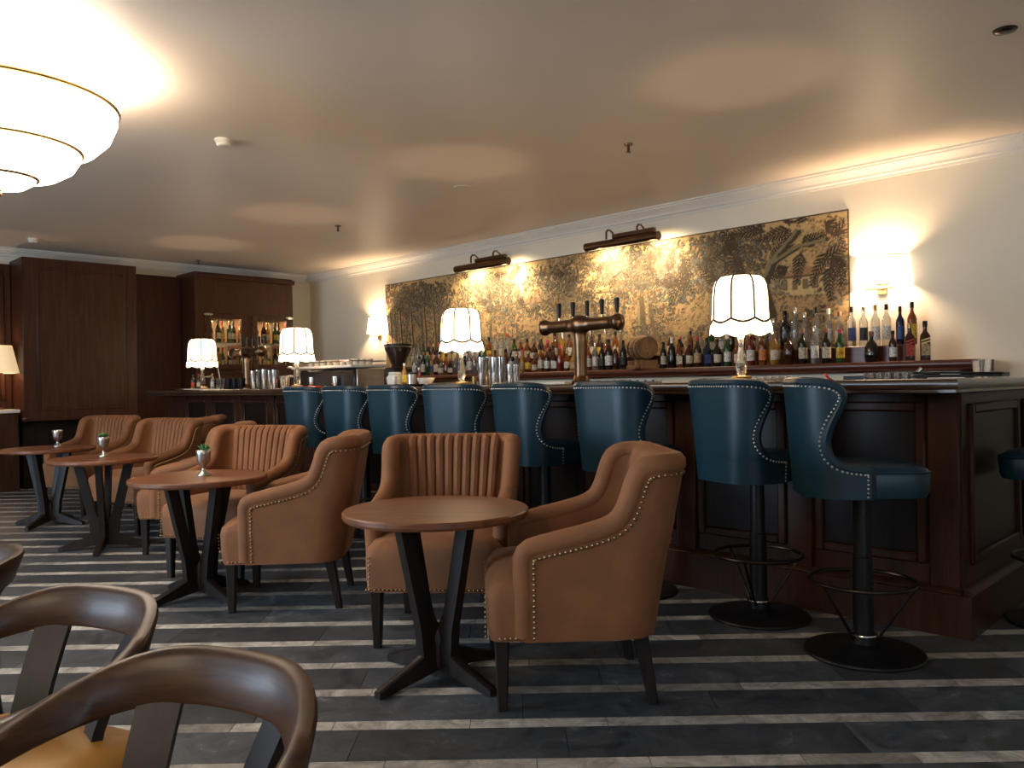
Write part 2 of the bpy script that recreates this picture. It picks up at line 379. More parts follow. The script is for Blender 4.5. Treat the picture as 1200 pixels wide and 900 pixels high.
framed_in(pb, -10.55, 2.76, 3.76, 0.92, 2.60, wf=0.035, dep=0.012)
obj('ledge', loc(MB().bbox(-10.56, -10.53, 2.60, 3.91, 0.80, 0.84, 0.008), pb), M['panel_wood'], pb)
rp = thing('recess_panelling', 'narrow recessed mahogany panelling between the pier and the wine cabinet', 'panelling', (-11.0, 4.25, 0))
obj('back_panel', loc(MB().box(XL+0.005, -10.95, 3.90, 4.61, 0, 2.66), rp), M['panel_wood'], rp)
obj('pilaster', loc(MB().bbox(-10.95, -10.90, 3.90, 4.10, 0, 2.62, 0.006), rp), M['panel_wood'], rp)
lp = thing('lamp_niche_panelling', 'dark wooden panelling behind the cream shade lamp', 'panelling', (-11.0, 1.4, 0))
obj('back_panel', loc(MB().box(XL+0.005, -11.02, 0.0, 2.61, 0, 2.66), lp), M['panel_wood'], lp)
for a in (0.1, 1.36):
    framed_in(lp, -11.02, a, a+1.18, 1.05, 2.52, wf=0.05, dep=0.02)
ck = thing('console_shelf', 'narrow console with pale top edge under the cream shade lamp', 'console', (-10.8, 1.9, 0))
obj('top', loc(MB().bbox(-11.01, -10.62, 1.2, 2.60, 0.90, 0.94, 0.006), ck), M['plaster'], ck)
obj('cabinet', loc(MB().bbox(-11.01, -10.66, 1.22, 2.59, 0.0, 0.90, 0.006), ck), M['bar_wood'], ck)

# wine cabinet
wc = thing('wine_cabinet', 'tall mahogany wine cabinet with two lit glass doors in the corner', 'cabinet', (-10.8, 5.34, 0))
cm = MB()
Y0, Y1, FX = 4.62, 6.06, -10.52
cm.box(XL+0.005, FX, Y0, Y1, 2.16, 2.70); cm.box(XL+0.005, FX, Y0, Y1, 0.0, 1.40)
cm.box(XL+0.005, FX, Y0, Y0+0.14, 1.40, 2.16); cm.box(XL+0.005, FX, Y1-0.04, Y1, 1.40, 2.16); cm.box(XL+0.005, FX, 5.33, 5.42, 1.40, 2.16)
obj('carcass', loc(cm, wc), M['panel_wood'], wc)
obj('back_panel', loc(MB().box(XL+0.005, XL+0.03, Y0+0.14, Y1-0.04, 1.40, 2.16), wc), M['mirror'], wc)
obj('crown', loc(MB().bbox(XL+0.005, FX+0.03, Y0-0.005, Y1+0.03, 2.62, 2.68, 0.01), wc), M['panel_wood'], wc)
for (a, b) in ((4.76, 5.33), (5.42, 6.02)):
    d = MB(); wf = 0.075
    for p, q, r_, s_ in ((a, a+wf, 1.40, 2.16), (b-wf, b, 1.40, 2.16), (a+wf, b-wf, 1.40, 1.47), (a+wf, b-wf, 2.09, 2.16)): d.bbox(FX, FX+0.028, p, q, r_, s_, 0.006)
    do = obj('door', loc(d, wc), M['panel_wood'], wc)
    obj('pane', loc(MB().box(FX+0.010, FX+0.014, a+wf, b-wf, 1.47, 2.09), wc), M['pane'], do)
    hy = a+0.03 if a < 5 else b-0.03
    for hz in (2.135, 1.43): obj('hinge', loc(MB().lathe([(0.001,0),(0.02,0),(0.02,0.006),(0.012,0.010)], 14).xf(Matrix.Translation((FX+0.028, hy, hz)) @ Matrix.Diagonal((1, 3.2, 1, 1)) @ Matrix.Rotation(PI/2, 4, 'Y')), wc), M['chrome'], do)
    obj('shelf', loc(MB().box(XL+0.03, FX-0.01, a+0.005, b-0.005, 1.752, 1.770), wc), M['pane'], wc)
    obj('lamp_tube', loc(MB().box(-10.62, -10.59, a+0.06, b-0.06, 2.13, 2.15), wc), M['cab_light'], wc)
    l2 = MB()
    for p, q, r_, s_ in ((a, a+wf, 0.62, 1.33), (b-wf, b, 0.62, 1.33), (a+wf, b-wf, 0.62, 0.70), (a+wf, b-wf, 1.26, 1.33)): l2.bbox(FX, FX+0.02, p, q, r_, s_, 0.005)
    lo = obj('lower_door', loc(l2, wc), M['panel_wood'], wc)
    obj('panel', loc(MB().box(FX, FX+0.006, a+wf, b-wf, 0.70, 1.26), wc), M['inset_wood'], lo)
    obj('hinge', loc(MB().lathe([(0.001,0),(0.02,0),(0.02,0.006),(0.012,0.010)], 14).xf(Matrix.Translation((FX+0.02, hy, 1.30)) @ Matrix.Diagonal((1, 3.2, 1, 1)) @ Matrix.Rotation(PI/2, 4, 'Y')), wc), M['chrome'], lo)
    area_light('cabinet_light', (-10.75, (a+b)/2, 2.12), (-10.75, (a+b)/2, 1.2), 0.1, 0.4, 14, WARM)

# ------------------------------------------------------------------ the bar
bar = thing('bar_counter', 'long dark panelled bar with polished wooden counter', 'bar', (-5.5, 4.0, 0))
FYB, EX, BL = 3.90, -1.12, -9.75           # face of the body, face of the end, far end
obj('body', loc(MB().box(BL, EX, FYB, 4.36, 0.18, 1.07).box(-1.70, EX, 4.36, YB-0.005, 0.18, 1.07), bar), M['bar_wood'], bar)
pl = MB()
pp = [(BL-0.01, FYB-0.045), (EX+0.04, FYB-0.045), (EX+0.04, YB-0.005), (-1.66, YB-0.005), (-1.66, 4.36), (BL-0.01, 4.36)]
pl.prism(pp, 0, 0.185)
obj('plinth', loc(pl, bar), M['bar_wood'], bar)
pm = MB(); pm.loft([[(x, FYB-0.045+a, 0.185+b) for a, b in ((0,0),(-0.006,0.006),(0,0.016),(0.022,0.026),(0.045,0.03),(0.045,0))] for x in (BL, EX+0.002)])
pm.loft([[(EX+0.04-a, y, 0.185+b) for a, b in ((0,0),(-0.006,0.006),(0,0.016),(0.018,0.026),(0.04,0.03),(0.04,0))] for y in (FYB-0.02, YB-0.006)])
obj('plinth_moulding', loc(pm, bar), M['bar_wood'], bar)
ct = [(BL-0.10, 3.67), (EX+0.055, 3.67), (EX+0.055, YB-0.006), (-1.78, YB-0.006), (-1.78, 4.46), (BL-0.10, 4.46)]
def shrink(poly, d):
    out = []; n = len(poly)
    for i in range(n):
        p0 = Vector(poly[i-1]); p = Vector(poly[i]); p1 = Vector(poly[(i+1)%n])
        a = (p-p0).normalized(); b = (p1-p).normalized()
        out.append(p + (Vector((-a.y, a.x)) + Vector((-b.y, b.x)))*d)
    return [tuple(q) for q in out]
cs = [(0.030,1.068),(0.012,1.074),(0.012,1.086),(0.004,1.092),(0,1.100),(0,1.118),(0.004,1.126),(0.012,1.131),(0.022,1.132)]
obj('counter_top', loc(MB().loft([[(x, y, z) for x, y in shrink(ct, d)] for d, z in cs]), bar), M['counter'], bar)
obj('work_ledge', loc(MB().box(BL, -1.70, 4.46, 4.95, 0.95, 0.985), bar), M['inset_wood'], bar)
# pilasters, panels and frames of the front
cx = -1.86; pc = [cx - 0.665*k for k in range(12)]
for x in [EX-0.07] + pc:
    if x-0.07 < BL: continue
    obj('pilaster', loc(MB().bbox(x-0.065, x+0.065, FYB-0.022, FYB+0.01, 0.20, 1.07, 0.006), bar), M['bar_wood'], bar)
def yframe(x0, x1, z0, z1, wf=0.045, dep=0.02):
    fm = MB()
    for a, b, c, e in ((x0, x0+wf, z0, z1), (x1-wf, x1, z0, z1), (x0+wf, x1-wf, z0, z0+wf), (x0+wf, x1-wf, z1-wf, z1)): fm.bbox(a, b, FYB-dep, FYB+0.004, c, e, 0.008)
    f = obj('panel_frame', loc(fm, bar), M['bar_wood'], bar)
    obj('panel', loc(MB().bbox(x0+wf, x1-wf, FYB-0.004, FYB+0.004, z0+wf, z1-wf, 0.002), bar), M['inset_wood'], f)
edges = [EX-0.07] + pc
for a, b in zip(edges, edges[1:]):
    if b-0.065 < BL: break
    yframe(b+0.075, a-0.075, 0.30, 1.03)
def xframe(y0, y1, z0, z1, wf=0.045, dep=0.02):
    fm = MB()
    for a, b, c, e in ((y0, y0+wf, z0, z1), (y1-wf, y1, z0, z1), (y0+wf, y1-wf, z0, z0+wf), (y0+wf, y1-wf, z1-wf, z1)): fm.bbox(EX-0.004, EX+dep, a, b, c, e, 0.008)
    f = obj('panel_frame', loc(fm, bar), M['bar_wood'], bar)
    obj('panel', loc(MB().bbox(EX-0.004, EX+0.004, y0+wf, y1-wf, z0+wf, z1-wf, 0.002), bar), M['inset_wood'], f)
for k in range(3): xframe(3.99+0.90*k, 3.99+0.90*k+0.80, 0.30, 1.02)

# back bar with its bottle shelf
bb = thing('back_bar', 'back counter with red mahogany bottle shelf under the tapestry', 'cabinet', (-5.2, 6.5, 0))
SX0, SX1 = -8.45, -1.70; SZ = 1.262
obj('carcass', loc(MB().box(SX0, SX1-0.12, 6.32, YB-0.01, 0, 1.18), bb), M['wall'], bb)
sp = [(6.255,1.195),(6.262,1.205),(6.250,1.215),(6.245,1.235),(6.252,1.252),(6.262,SZ),(YB-0.008,SZ),(YB-0.008,1.18),(6.275,1.18)]
obj('shelf', loc(MB().loft([[(x, y, z) for y, z in sp] for x in (SX0, SX1)]), bb), M['shelf_wood'], bb)
obj('riser', loc(MB().bbox(SX0+0.02, -2.23, 6.47, YB-0.03, SZ, SZ+0.13, 0.004), bb), M['shelf_wood'], bb)
for k in range(5):
    x = -2.4-1.3*k; obj('door', loc(MB().bbox(x-0.62, x+0.0, 6.30, 6.325, 0.12, 1.0, 0.006), bb), M['bar_wood'], bb)
    obj('cupboard_gap', loc(MB().box(x-0.25, x+0.05, 6.312, 6.325, 1.06, 1.16), bb), M['black'], bb)
# ------------------------------------------------------------------ upholstered shells
def upath(hw, yf, yb, r, s, side):
    a = yb-r-yf; q = r*PI/2
    if s < a: x, y, nx, ny = -hw, yf+s, -1.0, 0.0
    elif s < a+q:
        ph = (s-a)/r; x, y, nx, ny = -hw+r-r*math.cos(ph), yb-r+r*math.sin(ph), -math.cos(ph), math.sin(ph)
    else: x, y, nx, ny = -hw+r+(s-a-q), yb, 0.0, 1.0
    return (x*-side, y, nx*-side, ny)
def shell(plan, edge, z0, th, n, splits):
    """thick U-shaped wall; plan(z) -> (hw, yf, yb, r); edge = [(s, z)] from the front foot up to the top middle.
    splits: faces whose |s| is under splits go to the side parts, the rest to the back."""
    rows = [(edge[0][0], z0)] + list(edge)
    parts = {'l': MB(), 'b': MB(), 'r': MB()}; maps = {k: {} for k in parts}
    P = []
    for (sm, z) in rows:
        hw, yf, yb, r = plan(z); H = (yb-r-yf) + r*PI/2 + (hw-r); row = []
        ss = [sm + (H-sm)*j/n for j in range(n+1)]
        for s in ss: row.append((*upath(hw, yf, yb, r, s, -1), s))
        for s in ss[-2::-1]: row.append((*upath(hw, yf, yb, r, s, 1), s))
        P.append([(p, z) for p in row])
    nc = 2*n+1
    def V(key, i, j, o):
        mp = maps[key]; k = (i, j, o)
        if k not in mp:
            (x, y, nx, ny, s), z = P[i][j]; d = th/2 if o else -th/2
            mp[k] = len(parts[key].v); parts[key].v.append((x+nx*d, y+ny*d, z))
        return mp[k]
    for i in range(len(P)-1):
        for j in range(nc-1):
            s = (P[i][j][0][4]+P[i][j+1][0][4]+P[i+1][j][0][4]+P[i+1][j+1][0][4])/4
            key = 'b' if s >= splits else ('l' if j < n else 'r'); F = parts[key].f
            F.append((V(key,i,j,1), V(key,i,j+1,1), V(key,i+1,j+1,1), V(key,i+1,j,1)))
            F.append((V(key,i,j,0), V(key,i+1,j,0), V(key,i+1,j+1,0), V(key,i,j+1,0)))
            if j == 0: F.append((V(key,i,j,1), V(key,i+1,j,1), V(key,i+1,j,0), V(key,i,j,0)))
            if j == nc-2: F.append((V(key,i,j+1,1), V(key,i,j+1,0), V(key,i+1,j+1,0), V(key,i+1,j+1,1)))
            if i == 0: F.append((V(key,i,j,1), V(key,i,j,0), V(key,i,j+1,0), V(key,i,j+1,1)))
            if i == len(P)-2: F.append((V(key,i+1,j,1), V(key,i+1,j+1,1), V(key,i+1,j+1,0), V(key,i+1,j,0)))
    return parts
def edge_points(plan, edge, step):
    """even points along the edge of a shell: (x, y, nx, ny, z, s, side, tangent s, tangent z) from left foot over the top to right foot"""
    half = []
    z_top = edge[-1][1]; hw, yf, yb, r = plan(z_top); H = (yb-r-yf)+r*PI/2+(hw-r)
    pl = list(edge) + [(H, z_top)]
    seg = [math.hypot(b[0]-a[0], b[1]-a[1]) for a, b in zip(pl, pl[1:])]; tot = sum(seg); N = max(2, int(tot/step))
    for k in range(N+1):
        d = tot*k/N; i = 0
        while i < len(seg)-1 and d > seg[i]: d -= seg[i]; i += 1
        f = d/seg[i] if seg[i] else 0; s = pl[i][0]+(pl[i+1][0]-pl[i][0])*f; z = pl[i][1]+(pl[i+1][1]-pl[i][1])*f
        half.append((s, z))
    out = []
    for side in (-1, 1):
        run = []
        for k, (s, z) in enumerate(half):
            hw, yf, yb, r = plan(z); H = (yb-r-yf)+r*PI/2+(hw-r)
            a = half[max(k-1,0)]; b = half[min(k+1,N)]; ds, dz = b[0]-a[0], b[1]-a[1]; L = math.hypot(ds, dz) or 1
            run.append((*upath(hw, yf, yb, r, min(s, H), side), z, s, side, ds/L, dz/L))
        out.append(run)
    return out[0] + out[1][::-1][1:]
def smooth_edge(pts, k=4):
    """Catmull-Rom through edge points with z kept rising"""
    out = []; n = len(pts)
    for i in range(n-1):
        p0, p1, p2, p3 = pts[max(i-1,0)], pts[i], pts[i+1], pts[min(i+2,n-1)]
        for j in range(k):
            t = j/k; q = []
            for a, b, c, d in zip(p0, p1, p2, p3):
                q.append(0.5*(2*b + (c-a)*t + (2*a-5*b+4*c-d)*t*t + (3*b-a-3*c+d)*t**3))
            out.append(tuple(q))
    out.append(pts[-1])
    res = [out[0]]
    for s, z in out[1:]: res.append((max(s, 0.0), max(z, res[-1][1]+0.0008)))
    return res
def rrect(hx, y0, y1, r, z, n=6):
    pts = []
    for (cx, cy, a0) in ((hx-r, y1-r, 0), (-hx+r, y1-r, PI/2), (-hx+r, y0+r, PI), (hx-r, y0+r, 3*PI/2)):
        for k in range(n+1):
            a = a0 + PI/2*k/n; pts.append((cx+r*math.cos(a), cy+r*math.sin(a), z))
    return pts
def tapered_leg(x, y, z0, z1, a0, a1, dx=0, dy=0):
    # square leg, half width a0 at the floor and a1 at the top; the foot is moved by dx, dy
    mb = MB(); secs = []
    for (h, z, ox, oy) in ((a0, z0, dx, dy), (a1, z1, 0, 0)):
        b = h*0.25
        secs.append([(x+ox+sx, y+oy+sy, z) for sx, sy in ((h-b,-h),(h,-h+b),(h,h-b),(h-b,h),(-h+b,h),(-h,h-b),(-h,-h+b),(-h+b,-h))])
    return mb.loft(secs)

# ------------------------------------------------------------------ tan armchair (faces -y)
def make_armchair(label):
    t = thing('tub_armchair', label, 'armchair', group='tan velvet tub armchairs')
    V = M['velvet']
    plan = lambda z: (0.275+0.030*(z-0.26)/0.64, -0.205, 0.235+0.115*(z-0.26)/0.64, 0.090)
    e = smooth_edge([(0.0,0.535),(0.012,0.560),(0.05,0.575),(0.14,0.595),(0.23,0.616),(0.295,0.637),(0.335,0.663),(0.362,0.705),(0.380,0.755),(0.395,0.800),(0.416,0.834),(0.460,0.849),(0.54,0.852)], 4)
    TH = 0.070
    ps = shell(plan, e, 0.25, TH, 12, 0.30)
    obj('backrest', ps['b'], V, t); obj('arm', ps['l'], V, t); obj('arm', ps['r'], V, t)
    full = [(0.0,0.265),(0.0,0.40)] + e
    ep = edge_points(plan, full, 0.022)
    rr = []; pts = []
    for (x, y, nx, ny, z, s, sd, ts, tz) in ep:
        pts.append((x+nx*0.002, y+ny*0.002, z)); rr.append(0.039 if s < 0.1 else 0.041)
    obj('rolled_edge', MB().tube(pts, rr, 10), V, t)
    # seat
    st = MB().loft([rrect(0.295,-0.325,0.20,0.045,0.25), rrect(0.300,-0.335,0.20,0.05,0.30), rrect(0.300,-0.340,0.20,0.05,0.40), rrect(0.294,-0.332,0.20,0.05,0.435),
                    rrect(0.270,-0.300,0.19,0.06,0.465), rrect(0.20,-0.22,0.15,0.08,0.485), rrect(0.10,-0.12,0.06,0.06,0.492)])
    obj('seat', st, V, t, angle=60)
    # fluted inner back
    nf = 10
    for k in range(nf):
        u = (k-(nf-1)/2)/((nf-1)/2); pts = []; rr = []
        for z in [0.44,0.50,0.58,0.66,0.74,0.78,0.82]:
            hw, yf, yb, r = plan(z); f = (z-0.44)/0.44
            pts.append((u*(0.180+0.030*f), yb-TH/2-0.019, z)); rr.append(0.0205+0.003*f)
        hw, yf, yb, r = plan(0.850); xx = u*0.210
        for a in (20, 55, 90, 125):
            ar = math.radians(a); pts.append((xx, yb-0.052*math.cos(ar), 0.844+0.028*math.sin(ar))); rr.append(0.0235 if a < 100 else 0.017)
        obj('back_flute', MB().tube(pts, rr, 8), V, t)
    # nail trim
    nm = MB()
    ep2 = edge_points(plan, full, 0.0185)
    for (x, y, nx, ny, z, s, sd, ts, tz) in ep2:
        d = 0.034; si, zi = s + tz*d, z - ts*d
        hw, yf, yb, r = plan(zi); H = (yb-r-yf)+r*PI/2+(hw-r)
        if si > H: continue
        qx, qy, qnx, qny = upath(hw, yf, yb, r, si, sd)
        nm.nail((qx+qnx*(TH/2+0.004), qy+qny*(TH/2+0.004), zi), (qnx, qny, 0.1), 0.0068)
    for k in range(32):
        x = -0.29+0.58*k/31; nm.nail((x, -0.331, 0.262), (0,-1,0), 0.006)
    for sx in (-1, 1):
        for k in range(9): nm.nail((sx*0.275, -0.3405, 0.265+0.017*k), (0,-1,0), 0.006)
        for k in range(6): nm.nail((sx*0.300, -0.29+0.0185*k, 0.262), (sx,0,0), 0.006)
    o = obj('nail_trim', nm, M['nail'], t, fix=False); o['kind'] = 'stuff'
    for sx in (-1, 1):
        obj('leg', tapered_leg(sx*0.255, -0.285, 0, 0.256, 0.017, 0.027), M['leg_wood'], t)
        obj('leg', tapered_leg(sx*0.235, 0.205, 0, 0.256, 0.017, 0.026, 0, 0.045), M['leg_wood'], t)
    return t
AC = [  # camera-frame place, turn, label
 (0.225, 3.10, -88, 'tan velvet tub armchair beside the nearest table, turned sideways to the bar'),
 (-0.325, 3.80, -5, 'tan fluted tub armchair behind the bare round table, facing the camera'),
 (-1.175, 4.40, -86, 'tan tub armchair seen from its nailed side, between two round tables'),
 (-1.75, 5.10, -20, 'tan fluted armchair behind the table whose cup holds green rosettes'),
 (-2.30, 5.90, -84, 'tan armchair almost hidden behind the fluted armchair with cup in front'),
 (-3.06, 6.75, -27, 'tan fluted armchair with pale lit seat behind the third round table'),
 (-3.08, 7.50, -80, 'tan armchair of which only the rolled top shows behind other armchairs'),
 (-4.07, 7.78, -22, 'tan fluted armchair by the dark pier, farthest from the camera'),
]
proto = None
for (xc, zc, a, lab) in AC:
    X, Y = cw(xc, zc); rz = math.radians(a+45)
    if proto is None: proto = make_armchair(lab); proto.location = (X,Y,0); proto.rotation_euler = (0,0,rz)
    else: dup(proto, (X,Y,0), rz, lab)

# ------------------------------------------------------------------ round tables
def make_table(label):
    t = thing('round_table', label, 'table', group='round walnut tables')
    R, H = 0.362, 0.660
    obj('tabletop', MB().lathe([(R-0.03,H-0.034),(R-0.006,H-0.030),(R,H-0.020),(R,H-0.006),(R-0.005,H)], 64), M['table_wood'], t, angle=30)
    obj('hub', MB().lathe([(0.036,0.05),(0.040,0.09),(0.040,0.17),(0.030,0.195)], 12), M['leg_wood'], t)
    for k in range(4):
        a = PI/4 + PI/2*k; mt = Matrix.Rotation(a, 4, 'Z')
        poly = [(0.012,0.06),(0.088,0.06),(0.100,0.20),(0.200,0.628),(0.138,0.628),(0.060,0.285),(0.044,0.235),(0.026,0.208),(0.012,0.200)]
        obj('leg', MB().prism(poly, -0.020, 0.020, 'xzy').xf(mt), M['leg_wood'], t)
        foot = MB(); secs = []
        for (x, zb, zt, h) in ((0.018,0.035,0.165,0.022),(0.070,0.030,0.115,0.022),(0.16,0.018,0.078,0.021),(0.285,0.0,0.034,0.019),(0.300,0.002,0.028,0.017)):
            secs.append([(x,-h,zb),(x,h,zb),(x,h,zt-0.006),(x,h*0.55,zt),(x,-h*0.55,zt),(x,-h,zt-0.006)])
        obj('foot', foot.loft(secs).xf(mt), M['leg_wood'], t)
    return t
TB = [(-0.305, 3.17, 2, 'bare round walnut table nearest the camera, between two tan armchairs'),
      (-1.735, 4.47, 8, 'round walnut table holding the pewter cup of bright green rosettes'),
      (-2.955, 5.85, -30, 'round walnut table showing four slim legs, middle of the three with cups'),
      (-3.98, 6.95, 40, 'round walnut table against the dark pier, its cup without leaves')]
pt = None; TP = []
for (xc, zc, a, lab) in TB:
    X, Y = cw(xc, zc); rz = math.radians(a+45); TP.append((X, Y))
    if pt is None: pt = make_table(lab); pt.location = (X,Y,0); pt.rotation_euler = (0,0,rz)
    else: dup(pt, (X,Y,0), rz, lab)
# pewter cups with succulents
def make_cup(label, leaves):
    t = thing('pewter_cup', label, 'cup', group='pewter cups on the round tables')
    prof = [(0.034,0),(0.036,0.006),(0.030,0.014),(0.012,0.030),(0.009,0.044),(0.014,0.054),(0.030,0.066),(0.037,0.090),(0.038,0.118),(0.042,0.142),(0.040,0.144),(0.035,0.120),(0.034,0.110)]
    obj('cup', MB().lathe(prof, 24), M['pewter'], t, angle=60)
    if leaves:
        for (cx, cy, s) in ((0.0,0.0,1.0),(0.018,0.012,0.7),(-0.020,0.008,0.75)):
            for k in range(9):
                a = k*2.399; tilt = 0.25+0.1*k; L = 0.042*s; mb = MB()
                mb.loft([[(L*u, w_*math.cos(q)*0.8, 0.006*u + w_*0.5*math.sin(q)) for q in (0, PI/2, PI, 3*PI/2)] for u, w_ in ((0.05,0.003),(0.45,0.008),(0.8,0.007),(1.0,0.001))])
                mb.xf(Matrix.Translation((cx,cy,0.138)) @ Matrix.Rotation(a,4,'Z') @ Matrix.Rotation(-1.25+0.085*k,4,'Y'))
                obj('leaf', mb, M['leaf'], t)
    return t
for i, (dx, dy, lv, lab) in enumerate([(0.02,0.02,True,'pewter cup of green succulent rosettes, nearest of the cups'),(-0.03,0.06,True,'pewter cup with a few grey green leaves on the four legged table'),(0.02,0.10,False,'plain pewter cup on the table by the dark pier')]):
    c = make_cup(lab, lv); X, Y = TP[i+1]; ddx, ddy = cw(dx, dy); c.location = (X+ddx, Y+ddy, 0.66); c.rotation_euler = (0,0,i*1.3)

# ------------------------------------------------------------------ bar stools (face -y)
def make_stool(label):
    t = thing('bar_stool', label, 'bar stool', group='teal leather bar stools')
    LT = M['teal']
    plan = lambda z: (0.192+0.026*(z-0.66)/0.46, 0.02, 0.232+0.030*(z-0.66)/0.46, 0.115)
    e = smooth_edge([(0.0,0.765),(0.006,0.772),(0.04,0.776),(0.08,0.781),(0.122,0.796),(0.155,0.832),(0.168,0.878),(0.163,0.925),(0.145,0.978),(0.120,1.028),(0.108,1.065),(0.118,1.093),(0.150,1.112),(0.20,1.121),(0.26,1.124)], 4)
    TH = 0.045
    ps = shell(plan, e, 0.665, TH, 12, -1)
    obj('back_shell', ps['b'], LT, t)
    full = [(0.0,0.675)] + e
    ep = edge_points(plan, full, 0.016)
    obj('rolled_edge', MB().tube([(x, y, z) for (x, y, nx, ny, z, s, sd, ts, tz) in ep], TH/2+0.002, 8), M['teal'], t)
    nm = MB()
    for (x, y, nx, ny, z, s, sd, ts, tz) in edge_points(plan, full, 0.0165):
        d = 0.012; si, zi = s + tz*d, z - ts*d
        hw, yf, yb, r = plan(zi); H = (yb-r-yf)+r*PI/2+(hw-r)
        qx, qy, qnx, qny = upath(hw, yf, yb, r, min(max(si,0),H), sd)
        nm.nail((qx+qnx*(TH/2+0.001), qy+qny*(TH/2+0.001), zi), (qnx, qny, 0.2), 0.0055)
    o = obj('nail_trim', nm, M['steel_nail'], t, fix=False); o['kind'] = 'stuff'
    st = MB().loft([rrect(0.198,-0.215,0.18,0.09,0.668), rrect(0.204,-0.224,0.18,0.09,0.69), rrect(0.207,-0.228,0.18,0.09,0.755), rrect(0.200,-0.220,0.18,0.09,0.778), rrect(0.165,-0.19,0.15,0.08,0.797), rrect(0.09,-0.11,0.08,0.06,0.803)])
    obj('seat', st, LT, t, angle=60)
    obj('seat_welt', MB().tube(rrect(0.205,-0.226,0.18,0.09,0.768), 0.005, 6, True), LT, t)
    obj('seat_plate', MB().lathe([(0.13,0.650),(0.15,0.655),(0.15,0.668)], 24), M['black_metal'], t)
    obj('pole', MB().lathe([(0.052,0.035),(0.050,0.075),(0.040,0.082),(0.039,0.40),(0.034,0.405),(0.033,0.655)], 24), M['black_metal'], t)
    obj('base', MB().lathe([(0.236,0),(0.238,0.006),(0.234,0.013),(0.16,0.022),(0.07,0.032),(0.052,0.045)], 48), M['black_metal'], t)
    obj('collar', MB().ring(0.051, 0.006, 0.080), M['chrome'], t)
    rg = obj('foot_ring', MB().ring(0.205, 0.0085, 0.300, (0, -0.0), 40, 8), M['iron'], t)
    for k in range(3):
        a = PI/2 + 2*PI*k/3 + 0.5
        obj('strut', MB().rods((0.204*math.cos(a), 0.204*math.sin(a), 0.298), (0.050*math.cos(a), 0.050*math.sin(a), 0.062), 0.0065), M['iron'], rg)
    return t
ST = [(-1.36, 3.4, 127, 'teal leather bar stool nearest the bar corner, its seat cushion in side view'),
      (-1.938, 3.6, 162, 'teal bar stool second from the bar corner, base beside the nearest armchair'),
      (-2.68, 3.6, 180, 'teal leather bar stool before the near beer tower, third from the bar corner'),
      (-3.33, 3.6, 170, 'teal leather bar stool before the steel tumblers, fourth from the bar corner'),
      (-4.0, 3.6, 190, 'teal leather bar stool before the lamp by the tumblers, fifth from the bar corner'),
      (-4.62, 3.6, 180, 'teal leather bar stool before the dark serving tray, sixth from the bar corner'),
      (-5.21, 3.6, 182, 'teal leather bar stool before the coffee machine, seventh from the bar corner'),
      (-5.79, 3.6, 180, 'teal leather bar stool farthest from the bar corner, before the coffee machine lamp'),
      (-0.845, 4.4, -92, 'teal bar stool at the short end of the bar, cut by the picture edge')]
proto = None
for (X, Y, a, lab) in ST:
    rz = math.radians(a)
    if proto is None: proto = make_stool(lab); proto.location = (X,Y,0); proto.rotation_euler = (0,0,rz)
    else: dup(proto, (X,Y,0), rz, lab)

